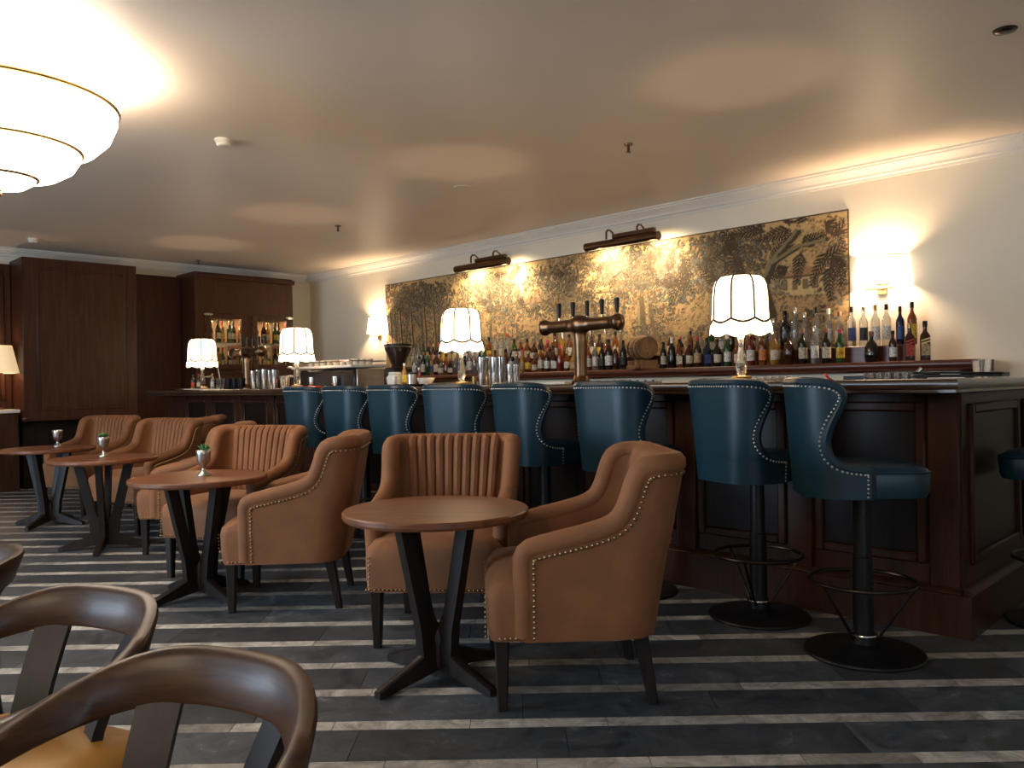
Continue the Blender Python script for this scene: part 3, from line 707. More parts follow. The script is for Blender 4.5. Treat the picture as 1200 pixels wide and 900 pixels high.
# ------------------------------------------------------------------ bentwood armchairs close to the camera (face -y)
def make_bentwood(label):
    t = thing('bentwood_armchair', label, 'armchair', group='bentwood armchairs')
    W = M['bent_wood']
    hw, yf, yb, r = 0.255, -0.27, 0.25, 0.235
    a = yb-r-yf; H = a + r*PI/2 + (hw-r); N = 22
    secs = []
    def frame(s, side):
        x, y, nx, ny = upath(hw, yf, yb, r, s, side); f = s/H            # f 0 at the arm's end, 1 at the middle of the back
        g = min(1, max(0, (f-0.30)/0.55)); g = g*g*(3-2*g)
        top = 0.610 + 0.092*g; h = 0.040 + 0.042*g; lean = 0.30*g + 0.06; th = 0.040 - 0.010*g
        return x, y, nx, ny, top, h, lean, th
    for side, rng in ((-1, range(N+1)), (1, range(N-1, -1, -1))):
        for k in rng:
            x, y, nx, ny, top, h, lean, th = frame(H*k/N, side); q = []
            for (u, v) in ((-0.5,0.10),(-0.5,0.88),(-0.30,1.0),(0.30,1.0),(0.5,0.88),(0.5,0.10),(0.30,0.0),(-0.30,0.0)):
                off = u*th + (v-0.5)*h*lean; q.append((x+nx*off, y+ny*off, top-h+v*h))
            secs.append(q)
    obj('top_rail', MB().loft(secs), W, t, angle=50)
    # seat and frame
    obj('seat_frame', MB().loft([rrect(0.235,-0.25,0.20,0.09,0.335), rrect(0.240,-0.255,0.205,0.09,0.345), rrect(0.240,-0.255,0.205,0.09,0.385)]), W, t)
    obj('seat', MB().loft([rrect(0.230,-0.25,0.195,0.09,0.386), rrect(0.236,-0.256,0.20,0.09,0.405), rrect(0.225,-0.24,0.19,0.09,0.432), rrect(0.14,-0.16,0.11,0.08,0.446)]), M['mustard'], t, angle=60)
    def slat(s, side, w0, w1):
        x, y, nx, ny, top, h, lean, th = frame(s, side); tx, ty = -ny, nx
        p1 = Vector((x - nx*h*0.35*lean, y - ny*h*0.35*lean, top-h+0.012)); p0 = Vector((x*0.74, 0.10 if y > 0.1 else y*0.8, 0.345)); secs = []
        for k in range(6):
            f = k/5; p = p0.lerp(p1, f); ww = w0+(w1-w0)*f; b = 0.018*math.sin(PI*f)
            c = p + Vector((nx,ny,0))*(-b)
            secs.append([tuple(c + Vector((tx,ty,0))*u*ww + Vector((nx,ny,0))*v*0.011) for u, v in ((-.5,-1),(.5,-1),(.5,1),(-.5,1))])
        return MB().loft(secs)
    for side in (-1, 1): obj('back_splat', slat(H*0.80, side, 0.066, 0.072), M['leg_wood'], t)
    for side in (-1, 1):
        obj('leg', tapered_leg(side*0.205, -0.215, 0, 0.345, 0.014, 0.022, side*0.03, -0.03), M['leg_wood'], t)
        obj('leg', tapered_leg(side*0.185, 0.165, 0, 0.345, 0.014, 0.022, side*0.03, 0.05), M['leg_wood'], t)
        x, y, nx, ny, top, h, lean, th = frame(0.05, side)
        obj('arm_post', MB().loft([[(x*f+u, yy+v, z) for u, v in ((-.013,-.02),(.013,-.02),(.013,.02),(-.013,.02))] for f, yy, z in ((0.93,-0.215,0.36),(1.0,-0.225,top-h+0.01))]), M['leg_wood'], t)
    return t
BW = [(-0.565, 1.11, -24, 'brown bentwood armchair nearest the camera, its curved rail at the picture bottom'),
      (-1.00, 1.565, -24, 'brown bentwood armchair with mustard seat beside the nearest one'),
      (-1.605, 2.12, -62, 'bentwood armchair of which only a rail corner shows at the picture edge')]
proto = None
for (xc, zc, a, lab) in BW:
    X, Y = cw(xc, zc); rz = math.radians(a+45)
    if proto is None: proto = make_bentwood(lab); proto.location = (X,Y,0); proto.rotation_euler = (0,0,rz)
    else: dup(proto, (X,Y,0), rz, lab)
# ------------------------------------------------------------------ lamps
def dd(px): return (px-600)/FPX
def along(px, Y): d = dd(px); return -(1-d)/(1+d)*Y           # room X of the picture column px on the vertical plane at room Y
def make_lamp(label):
    t = thing('table_lamp', label, 'lamp', group='scalloped lamps on the bar')
    obj('base', MB().lathe([(0.062,0),(0.064,0.006),(0.060,0.012),(0.056,0.022),(0.058,0.028),(0.040,0.034)], 28), M['brass'], t)
    obj('crystal_column', MB().lathe([(0.018,0.034),(0.026,0.045),(0.034,0.085),(0.034,0.110),(0.026,0.150),(0.017,0.190),(0.015,0.230),(0.022,0.258),(0.022,0.266),(0.010,0.275)], 12), M['crystal'], t, angle=20)
    obj('stem', MB().rods((0,0,0.272), (0,0,0.50), 0.006), M['brass'], t)
    n = 48
    # 8 panels with scalloped lower edge
    def rp(a): return 1 - 0.022*(1-abs(math.cos(4*a)))            # slightly pinched between ribs
    sw = lambda a: abs(math.sin(4*a))                                   # 0 at a rib, 1 in the middle of a panel
    v = []; f = []
    rows = [(0.094,0.597,0),(0.118,0.592,0),(0.138,0.574,0),(0.151,0.542,0),(0.158,0.48,0),(0.160,0.41,0),(0.164,0.352,0.018),(0.172,0.322,0.012),(0.177,0.286,0.020)]
    for (r, z, dz) in rows:
        for k in range(n): a = 2*PI*k/n; v.append((r*rp(a)*math.cos(a), r*rp(a)*math.sin(a), z-dz*sw(a)))
    for i in range(len(rows)-1):
        for k in range(n): f.append((i*n+k, i*n+(k+1)%n, (i+1)*n+(k+1)%n, (i+1)*n+k))
    sh = obj('shade', MB().add(v, f), M['shade'], t, angle=60, fix=False)
    for k in range(8):
        a = 2*PI*k/8; obj('rib', MB().tube([(r*1.006*math.cos(a), r*1.006*math.sin(a), z) for r, z, _ in rows[:7]], 0.006, 6), M['trim_braid'], sh)
    obj('swag_braid', MB().tube([(0.165*rp(2*PI*k/96)*math.cos(2*PI*k/96), 0.165*rp(2*PI*k/96)*math.sin(2*PI*k/96), 0.352-0.020*sw(2*PI*k/96)) for k in range(96)], 0.0075, 6, True), M['trim_braid'], sh)
    obj('hem_braid', MB().ring(0.094, 0.004, 0.597, n=40, m=5), M['trim_braid'], sh)
    return t
LM = [(-2.34, 0.2, 'lit scalloped table lamp nearest the bar corner, largest of four'), (-4.74, 0.5, 'lit scalloped table lamp beside the steel tumblers'),
      (-7.21, 0.1, 'lit scalloped table lamp beside the coffee machine'), (-9.36, 0.3, 'lit scalloped table lamp at the far end of the bar, smallest of four')]
proto = None
for (X, a, lab) in LM:
    if proto is None: proto = make_lamp(lab); proto.location = (X,4.19,1.132); proto.rotation_euler = (0,0,a)
    else: dup(proto, (X,4.19,1.132), a, lab)
    point_light('lamp_bulb', (X, 4.19, 1.132+0.38), 11, WARM, 0.03)

# cream shade lamp on the console
t = thing('table_lamp', 'brass table lamp with plain conical cream shade on the console', 'lamp', (-10.80, 2.40, 0.94))
obj('base', MB().lathe([(0.07,0),(0.07,0.015),(0.03,0.03),(0.018,0.06),(0.05,0.12),(0.055,0.17),(0.03,0.23),(0.012,0.26),(0.012,0.34)], 20), M['brass'], t)
obj('lamp_shade', MB().lathe([(0.235,0.42),(0.165,0.74)], 32, cap0=False, cap1=False), M['cream_shade'], t, fix=False)
point_light('console_bulb', (-10.80, 2.40, 0.94+0.52), 5, WARM, 0.03)

# sconces
def make_sconce(label):
    t = thing('wall_sconce', label, 'wall lamp', group='lit wall sconces')
    hx = [(-0.215,0),(-0.125,-0.13),(0.125,-0.13),(0.215,0)]
    o = [(x, y, 0.0) for x, y in hx]; tp = [(x*0.86, y*0.82, 0.235) for x, y in hx]
    obj('shade', MB().add(o+tp, [(0,1,5,4),(1,2,6,5),(2,3,7,6)]), M['sconce'], t, angle=10, fix=False)
    obj('hem_wire', MB().tube(o, 0.005, 5), M['trim_braid'], t); obj('top_wire', MB().tube(tp, 0.005, 5), M['trim_braid'], t)
    obj('bracket', MB().bbox(-0.11, 0.11, -0.075, -0.055, -0.035, -0.015, 0.004).bbox(-0.012, 0.012, -0.07, 0.0, -0.034, -0.016, 0.003).bbox(-0.04,0.04,-0.012,0,-0.07,0.10,0.004), M['brass'], t)
    return t
sc = make_sconce('bright wall sconce with angled shade between the tapestry and the bar corner'); sc.location = (along(1035, 6.68), 6.695, 1.875)
dup(sc, (along(445, 6.68), 6.695, 1.865), 0, 'bright wall sconce at the far edge of the tapestry')
for px in (1035, 445): point_light('sconce_bulb', (along(px, 6.68), 6.63, 2.00), 52, WARM, 0.05)

# picture lights
def make_picture_light(label):
    t = thing('picture_light', label, 'picture light', group='brass picture lights over the tapestry')
    n = 14; prof = [(0.043*math.cos(a), 0.043*math.sin(a)) for a in [math.radians(-50+280*k/n) for k in range(n+1)]]
    secs = [[(x, y, z) for y, z in prof] + [(x, y*0.9, z*0.9) for y, z in prof[::-1]] for x in (-0.45, 0.45)]
    obj('shade', MB().loft(secs), M['bronze'], t)
    for x in (-0.45, 0.44): obj('end_cap', MB().lathe([(0.043,0),(0.043,0.01)], 20).xf(Matrix.Translation((x,0,0)) @ Matrix.Rotation(PI/2,4,'Y')), M['bronze'], t)
    obj('top_box', MB().bbox(-0.10, 0.40, -0.02, 0.03, 0.042, 0.085, 0.005), M['bronze'], t)
    for x in (-0.19, 0.19):
        obj('arm', MB().tube([(x,0.01,0.05),(x,0.01,0.12),(x,0.03,0.145),(x,0.07,0.150),(x,0.11,0.13),(x,0.17,0.06),(x,0.235,0.05)], 0.010, 8), M['bronze'], t)
    obj('wall_plate', MB().bbox(-0.24, 0.24, 0.222, 0.238, 0.02, 0.08, 0.004), M['bronze'], t)
    return t
for i, (px, lab) in enumerate([(730, 'long brass picture light over the middle of the tapestry, nearer the bar corner'), (566, 'long brass picture light over the far part of the tapestry')]):
    X = along(px, 6.45)
    if i == 0: pc_ = make_picture_light(lab); pc_.location = (X, 6.455, 2.53)
    else: dup(pc_, (X, 6.455, 2.53), 0, lab)
    for dx in (-0.3, 0.34): spot_light('picture_bulb', (X+dx, 6.46, 2.50), (X+dx, 6.80, 2.20), 75, (1.0, 0.78, 0.50), 165, 1.0, 0.04)

# pendant
px_, py_ = cw(-2.645, 4.2)
t = thing('ceiling_lamp', 'large tiered opal glass ceiling lamp with brass rings', 'ceiling lamp', (px_, py_, 0))
def tier(prof): return MB().lathe(prof, 48, cap0=False, cap1=False)
obj('glass_bowl', tier([(0.625,2.80),(0.60,2.72),(0.566,2.64),(0.565,2.59),(0.53,2.50),(0.46,2.43),(0.385,2.405)]), M['opal'], t, fix=False, angle=60)
obj('glass_bowl', tier([(0.385,2.405),(0.382,2.375),(0.35,2.32),(0.28,2.275),(0.175,2.255)]), M['opal'], t, fix=False, angle=60)
obj('glass_bowl', tier([(0.175,2.255),(0.165,2.235),(0.12,2.205),(0.05,2.190),(0.004,2.188)]), M['opal'], t, fix=False, angle=60)
for R, z in ((0.570,2.640),(0.388,2.407),(0.178,2.257)): obj('brass_ring', MB().ring(R, 0.011, z, n=64), M['brass'], t)
obj('finial', MB().lathe([(0.002,2.150),(0.014,2.156),(0.018,2.168),(0.012,2.182),(0.02,2.190)], 14), M['brass'], t)
obj('rod', MB().rods((0,0,2.19), (0,0,ZC), 0.012), M['brass'], t)
obj('canopy', MB().lathe([(0.09,ZC),(0.09,ZC-0.015),(0.03,ZC-0.05)], 24), M['brass'], t)
for k in range(3):
    a = 2*PI*k/3; point_light('pendant_bulb', (px_+0.3*math.cos(a), py_+0.3*math.sin(a), 2.70), 34, (1.0, 0.82, 0.64), 0.05)

# unseen twin, added behind the camera to brighten the ceiling and foreground
for ob in [t]:
    dup(ob, (-0.6, -2.4, 0), 0.4, 'unseen twin of the tiered opal ceiling lamp, added as fill light behind the camera')
for k in range(3):
    a = 2*PI*k/3; point_light('pendant_bulb', (-0.6+0.3*math.cos(a), -2.4+0.3*math.sin(a), 2.70), 34, (1.0, 0.86, 0.70), 0.05)  # fill bulbs of the added lamp

# ceiling fittings
def ceil_thing(name, label, cat, xc, zc, parts):
    X, Y = cw(xc, zc); o = thing(name, label, cat, (X, Y, ZC))
    for nm, mb, mt in parts: obj(nm, mb, M[mt], o)
    return o
def detector(R): return [('base', MB().lathe([(R,-0.012),(R,0)], 28), 'white'), ('sensor', MB().lathe([(R*0.45,-0.048),(R*0.72,-0.046),(R*0.85,-0.030),(R*0.8,-0.024),(R*0.9,-0.018),(R*0.9,-0.012)], 28), 'white')]
ceil_thing('smoke_detector', 'round white smoke detector in the middle of the ceiling', 'detector', -1.963, 5.60, detector(0.062))
ceil_thing('smoke_detector', 'small white smoke detector by the panelled pier', 'detector', -5.35, 9.10, detector(0.055))
def sprinkler(): return [('plate', MB().lathe([(0.032,-0.008),(0.034,0)], 20), 'bronze'), ('body', MB().lathe([(0.004,-0.055),(0.011,-0.05),(0.009,-0.008)], 12), 'bronze'), ('deflector', MB().lathe([(0.001,-0.062),(0.020,-0.060),(0.018,-0.056)], 14), 'bronze')]
ceil_thing('sprinkler', 'bronze sprinkler head above the nearest bar stools', 'sprinkler', 0.87, 5.86, sprinkler())
ceil_thing('sprinkler', 'bronze sprinkler head on the ceiling above the far bar stools', 'sprinkler', -1.83, 8.65, sprinkler())
ceil_thing('sprinkler', 'bronze sprinkler head near the panelling, farthest of three', 'sprinkler', -4.15, 10.8, sprinkler())
ceil_thing('ceiling_vent', 'round dark grey vent at the ceiling edge of the picture', 'vent', 2.48, 4.03, [('ring', MB().lathe([(0.05,-0.008),(0.055,0)], 28), 'iron'), ('grille', MB().lathe([(0.02,-0.014),(0.04,-0.011),(0.045,-0.006)], 28), 'iron')])
ceil_thing('access_plate', 'faint round plate flush with the ceiling above the bar', 'plate', -0.40, 7.05, [('plate', MB().lathe([(0.072,-0.006),(0.078,0)], 28), 'ceiling')])

# ------------------------------------------------------------------ beer towers
def make_tower(label):
    t = thing('beer_tower', label, 'beer tap', group='brass beer towers')
    obj('base', MB().lathe([(0.075,0),(0.075,0.012),(0.055,0.03),(0.046,0.06)], 24), M['bronze'], t)
    obj('column', MB().lathe([(0.046,0.06),(0.044,0.10),(0.050,0.28),(0.056,0.335),(0.052,0.350),(0.040,0.362)], 24, rfun=lambda a, z: 1-0.05*abs(math.sin(7*a))), M['bronze'], t)
    prof = []
    for k in range(41):
        u = -1+2*k/40; bul = 0.044 + 0.024*max(0, math.cos(u*PI*2.0))**1.5 - 0.004*abs(u)
        if abs(u) > 0.9: bul *= math.sqrt(max(0.02, 1-((abs(u)-0.9)/0.1)**2))
        prof.append((bul, u*0.36))
    obj('manifold', MB().lathe(prof, 22).xf(Matrix.Translation((0,0,0.405)) @ Matrix.Rotation(PI/2,4,'Y')), M['bronze'], t, angle=70)
    for k in range(5):
        x = -0.26+0.13*k
        fa = obj('faucet', MB().tube([(x,0.03,0.41),(x,0.085,0.41),(x,0.115,0.39),(x,0.122,0.33)], [0.012,0.012,0.011,0.008], 8).rods((x,0.085,0.41), (x,0.080,0.475), 0.007), M['chrome'], t)
        obj('tap_handle', MB().lathe([(0.010,0.472),(0.014,0.50),(0.018,0.565),(0.016,0.575),(0.004,0.58)], 10, (x,0.078,0)), M['black'], fa)
    return t
tw = make_tower('tall bronze beer tower with five black tap handles'); tw.location = (-3.60, 4.27, 1.132)
dup(tw, (along(290, 4.27), 4.27, 1.132), 0, 'bronze beer tower in front of the lit wine cabinet')

# ------------------------------------------------------------------ bottles
def bottle_kind(name, body, label, lab_r, cap):
    return dict(body=MB().lathe(body, 14).mesh('body', None, 45), cap=MB().lathe(cap, 10).mesh('cap', None, 45), lab=(label, lab_r), h=cap[-1][1])
def arc_label(z0, z1, r, half, sq=False):
    n = 8; v = []
    for k in range(n+1):
        a = -PI/2 - half + 2*half*k/n
        v += [(r*math.cos(a), r*math.sin(a), z0), (r*math.cos(a), r*math.sin(a), z1)]
    return MB().add(v, [(2*k, 2*k+2, 2*k+3, 2*k+1) for k in range(n)])
def square(prof):    # squared bottle body
    def rf(a, z): return min(1/max(abs(math.cos(a)), abs(math.sin(a))), 1.22) if z < 0.19 else 1.0
    return rf
BK = {}
def kind(k, body, z0, z1, cap, half=1.2, sq=None):
    bm_ = MB().lathe(body, 16, rfun=sq); lr = max(r for r, z in body)*1.012
    if sq:
        lb = MB().bbox(-lr*0.86, lr*0.86, -lr*1.015, -lr*0.995, z0, z1, 0.0008)
    else: lb = arc_label(z0, z1, lr, half)
    BK[k] = (bm_.mesh('body', None, 40), lb.mesh('paper_label', None, 40, False), MB().lathe(cap, 10).mesh('cap', None, 45))
kind('round', [(0.034,0),(0.037,0.006),(0.037,0.165),(0.034,0.185),(0.020,0.212),(0.0145,0.225),(0.0145,0.262)], 0.045, 0.135, [(0.0165,0.255),(0.0170,0.288),(0.0150,0.292)])
kind('tall', [(0.031,0),(0.034,0.006),(0.034,0.195),(0.030,0.215),(0.016,0.245),(0.013,0.26),(0.013,0.295)], 0.05, 0.155, [(0.0145,0.280),(0.0150,0.322),(0.013,0.326)])
kind('square', [(0.033,0),(0.034,0.005),(0.034,0.180),(0.028,0.198),(0.016,0.215),(0.014,0.225),(0.014,0.262)], 0.04, 0.125, [(0.0165,0.252),(0.0165,0.290),(0.015,0.293)], sq=square(0))
kind('squat', [(0.040,0),(0.047,0.008),(0.049,0.06),(0.047,0.110),(0.034,0.142),(0.018,0.160),(0.014,0.170),(0.014,0.198)], 0.03, 0.095, [(0.018,0.192),(0.019,0.222),(0.014,0.228)], 1.0)
kind('wine', [(0.035,0),(0.037,0.006),(0.037,0.175),(0.030,0.205),(0.016,0.230),(0.0135,0.24),(0.0135,0.29)], 0.05, 0.13, [(0.0148,0.245),(0.0150,0.298),(0.014,0.302)])
kind('flask', [(0.030,0),(0.036,0.01),(0.043,0.09),(0.041,0.140),(0.024,0.178),(0.0145,0.195),(0.0145,0.225)], 0.04, 0.115, [(0.017,0.220),(0.017,0.250),(0.015,0.254)], 1.1)
def bmat(name, c, trans, rough=0.06):
    mt = glass(name, c, trans, rough); mt.node_tree.nodes['Principled BSDF'].inputs['Coat Weight'].default_value = 0.3; return mt
BM = {'amber': bmat('amber_glass', (0.22, 0.060, 0.012), 0.45), 'brown': bmat('brown_glass', (0.055, 0.018, 0.008), 0.3), 'red': bmat('red_spirit', (0.24, 0.030, 0.012), 0.4),
      'dark': bmat('black_glass', (0.008, 0.008, 0.007), 0.1), 'green': bmat('green_glass', (0.03, 0.10, 0.025), 0.4), 'clear': bmat('clear_spirit', (0.82, 0.85, 0.84), 0.88),
      'blue': bmat('blue_glass', (0.012, 0.016, 0.05), 0.3), 'gold': bmat('golden_spirit', (0.50, 0.24, 0.04), 0.5), 'pink': bmat('pale_rose_spirit', (0.55, 0.25, 0.15), 0.5)}
def lmat(name, c):
    mt, n, b = nt(name); setp(b, Roughness=0.6)
    tc = n.nodes.new('ShaderNodeTexCoord'); mp = n.nodes.new('ShaderNodeMapping'); mp.inputs['Scale'].default_value = (130, 130, 90); n.links.new(tc.outputs['Object'], mp.inputs['Vector'])
    no = n.nodes.new('ShaderNodeTexNoise'); no.inputs['Scale'].default_value = 1.0; no.inputs['Detail'].default_value = 2; n.links.new(mp.outputs['Vector'], no.inputs['Vector'])
    cr = n.nodes.new('ShaderNodeValToRGB'); e = cr.color_ramp.elements; e[0].position = 0.40; e[0].color = (*[x*0.35 for x in c], 1); e[1].position = 0.47; e[1].color = (*c, 1)
    n.links.new(no.outputs['Fac'], cr.inputs['Fac']); n.links.new(cr.outputs['Color'], b.inputs['Base Color']); return mt
LMT = {'cream': lmat('cream_label', (0.62, 0.54, 0.38)), 'white': lmat('white_label', (0.72, 0.70, 0.64)), 'black': lmat('black_label', (0.02, 0.02, 0.02)), 'yellow': lmat('yellow_label', (0.75, 0.48, 0.03)),
       'red': lmat('red_label', (0.45, 0.04, 0.02)), 'tan': lmat('tan_label', (0.45, 0.30, 0.14)), 'blue': lmat('blue_label', (0.05, 0.09, 0.25)), 'orange': lmat('orange_label', (0.65, 0.20, 0.05))}
CM = {'black': M['black'], 'gold': M['brass'], 'red': pbr('red_cap', (0.4, 0.03, 0.02), 0.4), 'white': M['white'], 'silver': M['chrome'], 'brown': pbr('cork_brown', (0.20, 0.10, 0.05), 0.7)}
SHARED = {}
def mat_mesh(me, mt):
    k = (me.name, mt.name)
    if k not in SHARED:
        c = me.copy(); c.materials.clear(); c.materials.append(mt); SHARED[k] = c
    return SHARED[k]
def bottle(k, g, l, c, loc, rz, label, group, sc=1.0, name='spirit_bottle'):
    t = thing(name, label, 'bottle', loc, rz, group); t.scale = (sc, sc, sc)
    b, lb, cp = BK[k]
    put('body', mat_mesh(b, BM[g]), t); put('cap', mat_mesh(cp, CM[c]), t)
    if l: put('paper_label', mat_mesh(lb, LMT[l]), t)
    return t
NUM = ['', 'first', 'second', 'third', 'fourth', 'fifth', 'sixth', 'seventh', 'eighth', 'ninth', 'tenth', 'eleventh', 'twelfth', 'thirteenth', 'fourteenth', 'fifteenth', 'sixteenth', 'seventeenth', 'eighteenth', 'nineteenth', 'twentieth']
for tens in ('twenty','thirty','forty','fifty'):
    NUM += [tens+'-'+u for u in NUM[1:10]]
    NUM.append({'twenty':'thirtieth','thirty':'fortieth','forty':'fiftieth','fifty':'sixtieth'}[tens])
GN = {'amber': 'amber', 'brown': 'dark brown', 'red': 'reddish', 'dark': 'black', 'green': 'green', 'clear': 'clear', 'blue': 'dark blue', 'gold': 'golden', 'pink': 'pale rose'}
KN = {'round': 'round', 'tall': 'tall', 'square': 'square', 'squat': 'squat', 'wine': 'long-necked', 'flask': 'bulging'}
BARREL_X = along(754, 6.40)
# front row, from the end near the bar corner to the barrel: (px, kind, glass, label, cap, scale)
F1 = [(1085,'square','brown','tan','black',1.0),(1067,'square','brown','red','gold',0.98),(1047,'round','brown','white','black',0.80),(1022,'squat','dark',None,'brown',1.05),(985,'round','green','yellow','red',0.92),(969,'round','dark','cream','brown',0.97),(955,'tall','clear','white','silver',0.95),(941,'round','dark','cream','brown',1.0),
      (925,'flask','brown',None,'black',1.05),(908,'flask','gold','cream','brown',1.1),(894,'round','amber','orange','brown',1.0),(880,'round','red','white','gold',1.0),(866,'squat','amber','cream','brown',1.1),(853,'round','green','white','white',0.95),(841,'flask','dark','cream','black',0.95),(829,'square','blue','blue','black',0.9),(818,'round','brown','tan','red',0.95),(808,'flask','brown','cream','brown',0.95),(797,'square','amber','cream','black',0.9),(788,'wine','dark',None,'white',0.95),(778,'round','dark','cream','black',0.85)]
F2 = [(731,'wine','dark','black','black',0.95),(722,'wine','brown',None,'gold',0.85),(714,'round','dark','white','black',1.05),(706,'wine','dark','black','black',0.9),(698,'tall','clear','white','silver',0.9)] 
kinds = ['square','round','round','squat','flask','round','square','squat','flask','round']; gl = ['amber','brown','amber','red','amber','gold','brown','amber']; lb_ = ['cream','cream','white','tan','cream',None,'yellow','white']; cp_ = ['black','brown','gold','red','black','brown']
q = 690
while q > 606:
    i = len(F2); F2.append((q, kinds[i%10], gl[(i*3)%8], lb_[(i*5)%8], cp_[(i*7)%6], 0.85+0.2*rnd.random())); q -= 8.6-(690-q)*0.024
gl2 = ['clear','dark','green','clear','brown','clear','amber','blue','clear','pink','dark','clear']
while q > 482:
    i = len(F2); F2.append((q, kinds[(i*3)%10], gl2[(i*5)%12], [None,'white','cream','blue',None,'white'][i%6], cp_[(i*5)%6], 0.85+0.25*rnd.random())); q -= 6.4-(606-q)*0.012
def shelf_row(items, Y, Z, row, side):
    for i, (px, k, g, l, c, s) in enumerate(items):
        lab = f"{GN[g]} {KN[k]} bottle{' with '+l+' label' if l else ''}, {row}, {NUM[i+1]} {'past' if 'barrel' in side else 'from'} {side}"
        b = bottle(k, g, l, c, (along(px, Y), Y, Z), 0.75+rnd.uniform(-0.35, 0.25), lab, 'spirit bottles on the back bar', s)
        if px == 985:
            for ob in kids(b):
                if ob.name.startswith('paper_label'):
                    cu = bpy.data.curves.new('lettering', 'FONT'); cu.body = 'J&B'; cu.size = 0.036; cu.extrude = 0.0006; cu.align_x = 'CENTER'; cu.align_y = 'CENTER'
                    cu.materials.append(CM['red']); tmp = bpy.data.objects.new('tmp', cu); lm = bpy.data.meshes.new_from_object(tmp); bpy.data.objects.remove(tmp); lm.materials.clear(); lm.materials.append(CM['red']); lo = bpy.data.objects.new('lettering', lm); COL.objects.link(lo); lo.parent = ob; lo.location = (0, -0.0385, 0.092); lo.rotation_euler = (PI/2, 0, 0); lo.scale = (0.9, 1.1, 1)
        if px in (1085, 1067):
            gm = MB(); 
            for dz in (0.150, 0.128): gm.add([(-0.031,-0.0362,dz-0.010),(0.031,-0.0362,dz+0.010),(0.031,-0.0362,dz+0.022),(-0.031,-0.0362,dz+0.002)], [(0,1,2,3)])
            for ob in kids(b):
                if ob.name.startswith('body'): pass
            obj('slanted_label', gm, LMT['red'] if px == 1067 else M['brass'], b, fix=False)
YR = 6.385
shelf_row(F1, YR, SZ, 'front row', 'the corner end')
shelf_row(F2, YR, SZ, 'front row', 'the barrel')
B1 = [(1070,'tall','amber','yellow','black',1.0),(1056,'tall','blue','blue','black',0.92),(1040,'tall','clear','white','black',1.0),(1027,'tall','clear','white','gold',1.0),(1013,'tall','clear','black','silver',0.97),(999,'tall','clear','blue','black',1.0),(985,'round','clear','white','brown',1.0),(972,'tall','clear','white','white',1.0),(958,'tall','clear','white','black',1.05),(944,'round','clear',None,'silver',1.05),(933,'tall','clear',None,'silver',1.1),(921,'round','dark',None,'black',1.15),(908,'flask','clear',None,'silver',1.1)]
q = 894
while q > 780:
    i = len(B1); B1.append((q, kinds[(i*7)%10], ['green','clear','amber','dark','brown','clear'][i%6], [None,'white','cream',None][i%4], cp_[(i*5)%6], 0.72+0.12*rnd.random())); q -= 12
q = 722; B2 = []
while q > 482:
    i = len(B2); B2.append((q, kinds[(i*7)%10] if q > 600 else 'tall', (gl if q > 605 else gl2)[(i*3)%8], lb_[(i*3)%8], cp_[(i*5)%6], 0.85+0.2*rnd.random())); q -= 9.4-(722-q)*0.016
shelf_row(B1, 6.565, SZ+0.13, 'raised back row', 'the corner end')
shelf_row(B2, 6.565, SZ+0.13, 'raised back row', 'the barrel')
# wine bottles in the cabinet
for di, (a, b) in enumerate(((4.80, 5.29), (5.46, 5.98))):
    for si, z in enumerate((1.403, 1.773)):
        for k in range(7):
            y = a+(b-a)*k/6
            g = ['green','dark','gold','green','dark','gold'][(k+si*2+di*3)%6]; l = ['cream','white','yellow','cream'][(k*3+di+si)%4]
            bottle('wine', g, l, ['gold','black','black','red'][(k+di)%4], (-10.585 - 0.055*(k%2), y, z), PI/2+0.2, f"{GN[g]} wine bottle with {l} label, {('lower','upper')[si]} shelf, {NUM[k+1]} behind the {('nearer to pier','corner side')[di]} door", 'wine bottles in the lit cabinet', 0.98, 'wine_bottle')

# barrel on its stand
t = thing('small_barrel', 'small wooden barrel with brass tap on a wooden stand', 'barrel', (BARREL_X, 6.39, SZ), 0.0)
bp_ = [(0.100,-0.15),(0.103,-0.15),(0.118,-0.08),(0.126,0.0),(0.118,0.08),(0.103,0.15),(0.100,0.15)]
BMX = Matrix.Translation((0,0,0.20)) @ Matrix.Rotation(0.95, 4, 'Z') @ Matrix.Rotation(PI/2, 4, 'X')
bw = wood('barrel_oak', (0.16, 0.075, 0.028), (0.32, 0.17, 0.07), 0.5, (10, 10, 2))
for k in range(14):
    a0, a1 = 2*PI*k/14+0.012, 2*PI*(k+1)/14-0.012; mb = MB(); secs = []
    for r, z in bp_[1:6]: secs.append([(r*math.cos(a0), r*math.sin(a0), z), (r*1.005*math.cos((a0+a1)/2), r*1.005*math.sin((a0+a1)/2), z), (r*math.cos(a1), r*math.sin(a1), z), (r*0.9*math.cos(a1), r*0.9*math.sin(a1), z), (r*0.9*math.cos(a0), r*0.9*math.sin(a0), z)])
    obj('stave', mb.loft(secs).xf(BMX), bw, t)
for z in (-0.135, 0.135): obj('barrel_head', MB().lathe([(0.096,z-0.006),(0.096,z+0.006)], 24).xf(BMX), bw, t)
for z, r in ((-0.125,0.110),(-0.065,0.1215),(0.065,0.1215),(0.125,0.110)): obj('hoop', MB().lathe([(r,z-0.010),(r+0.002,z-0.008),(r+0.002,z+0.008),(r,z+0.010)], 28, cap0=False, cap1=False).xf(BMX), M['iron'], t)
obj('spigot', MB().tube([(0,-0.05,0.13),(0,-0.05,0.185),(0,-0.085,0.20)], 0.008, 8).xf(BMX), M['brass'], t)
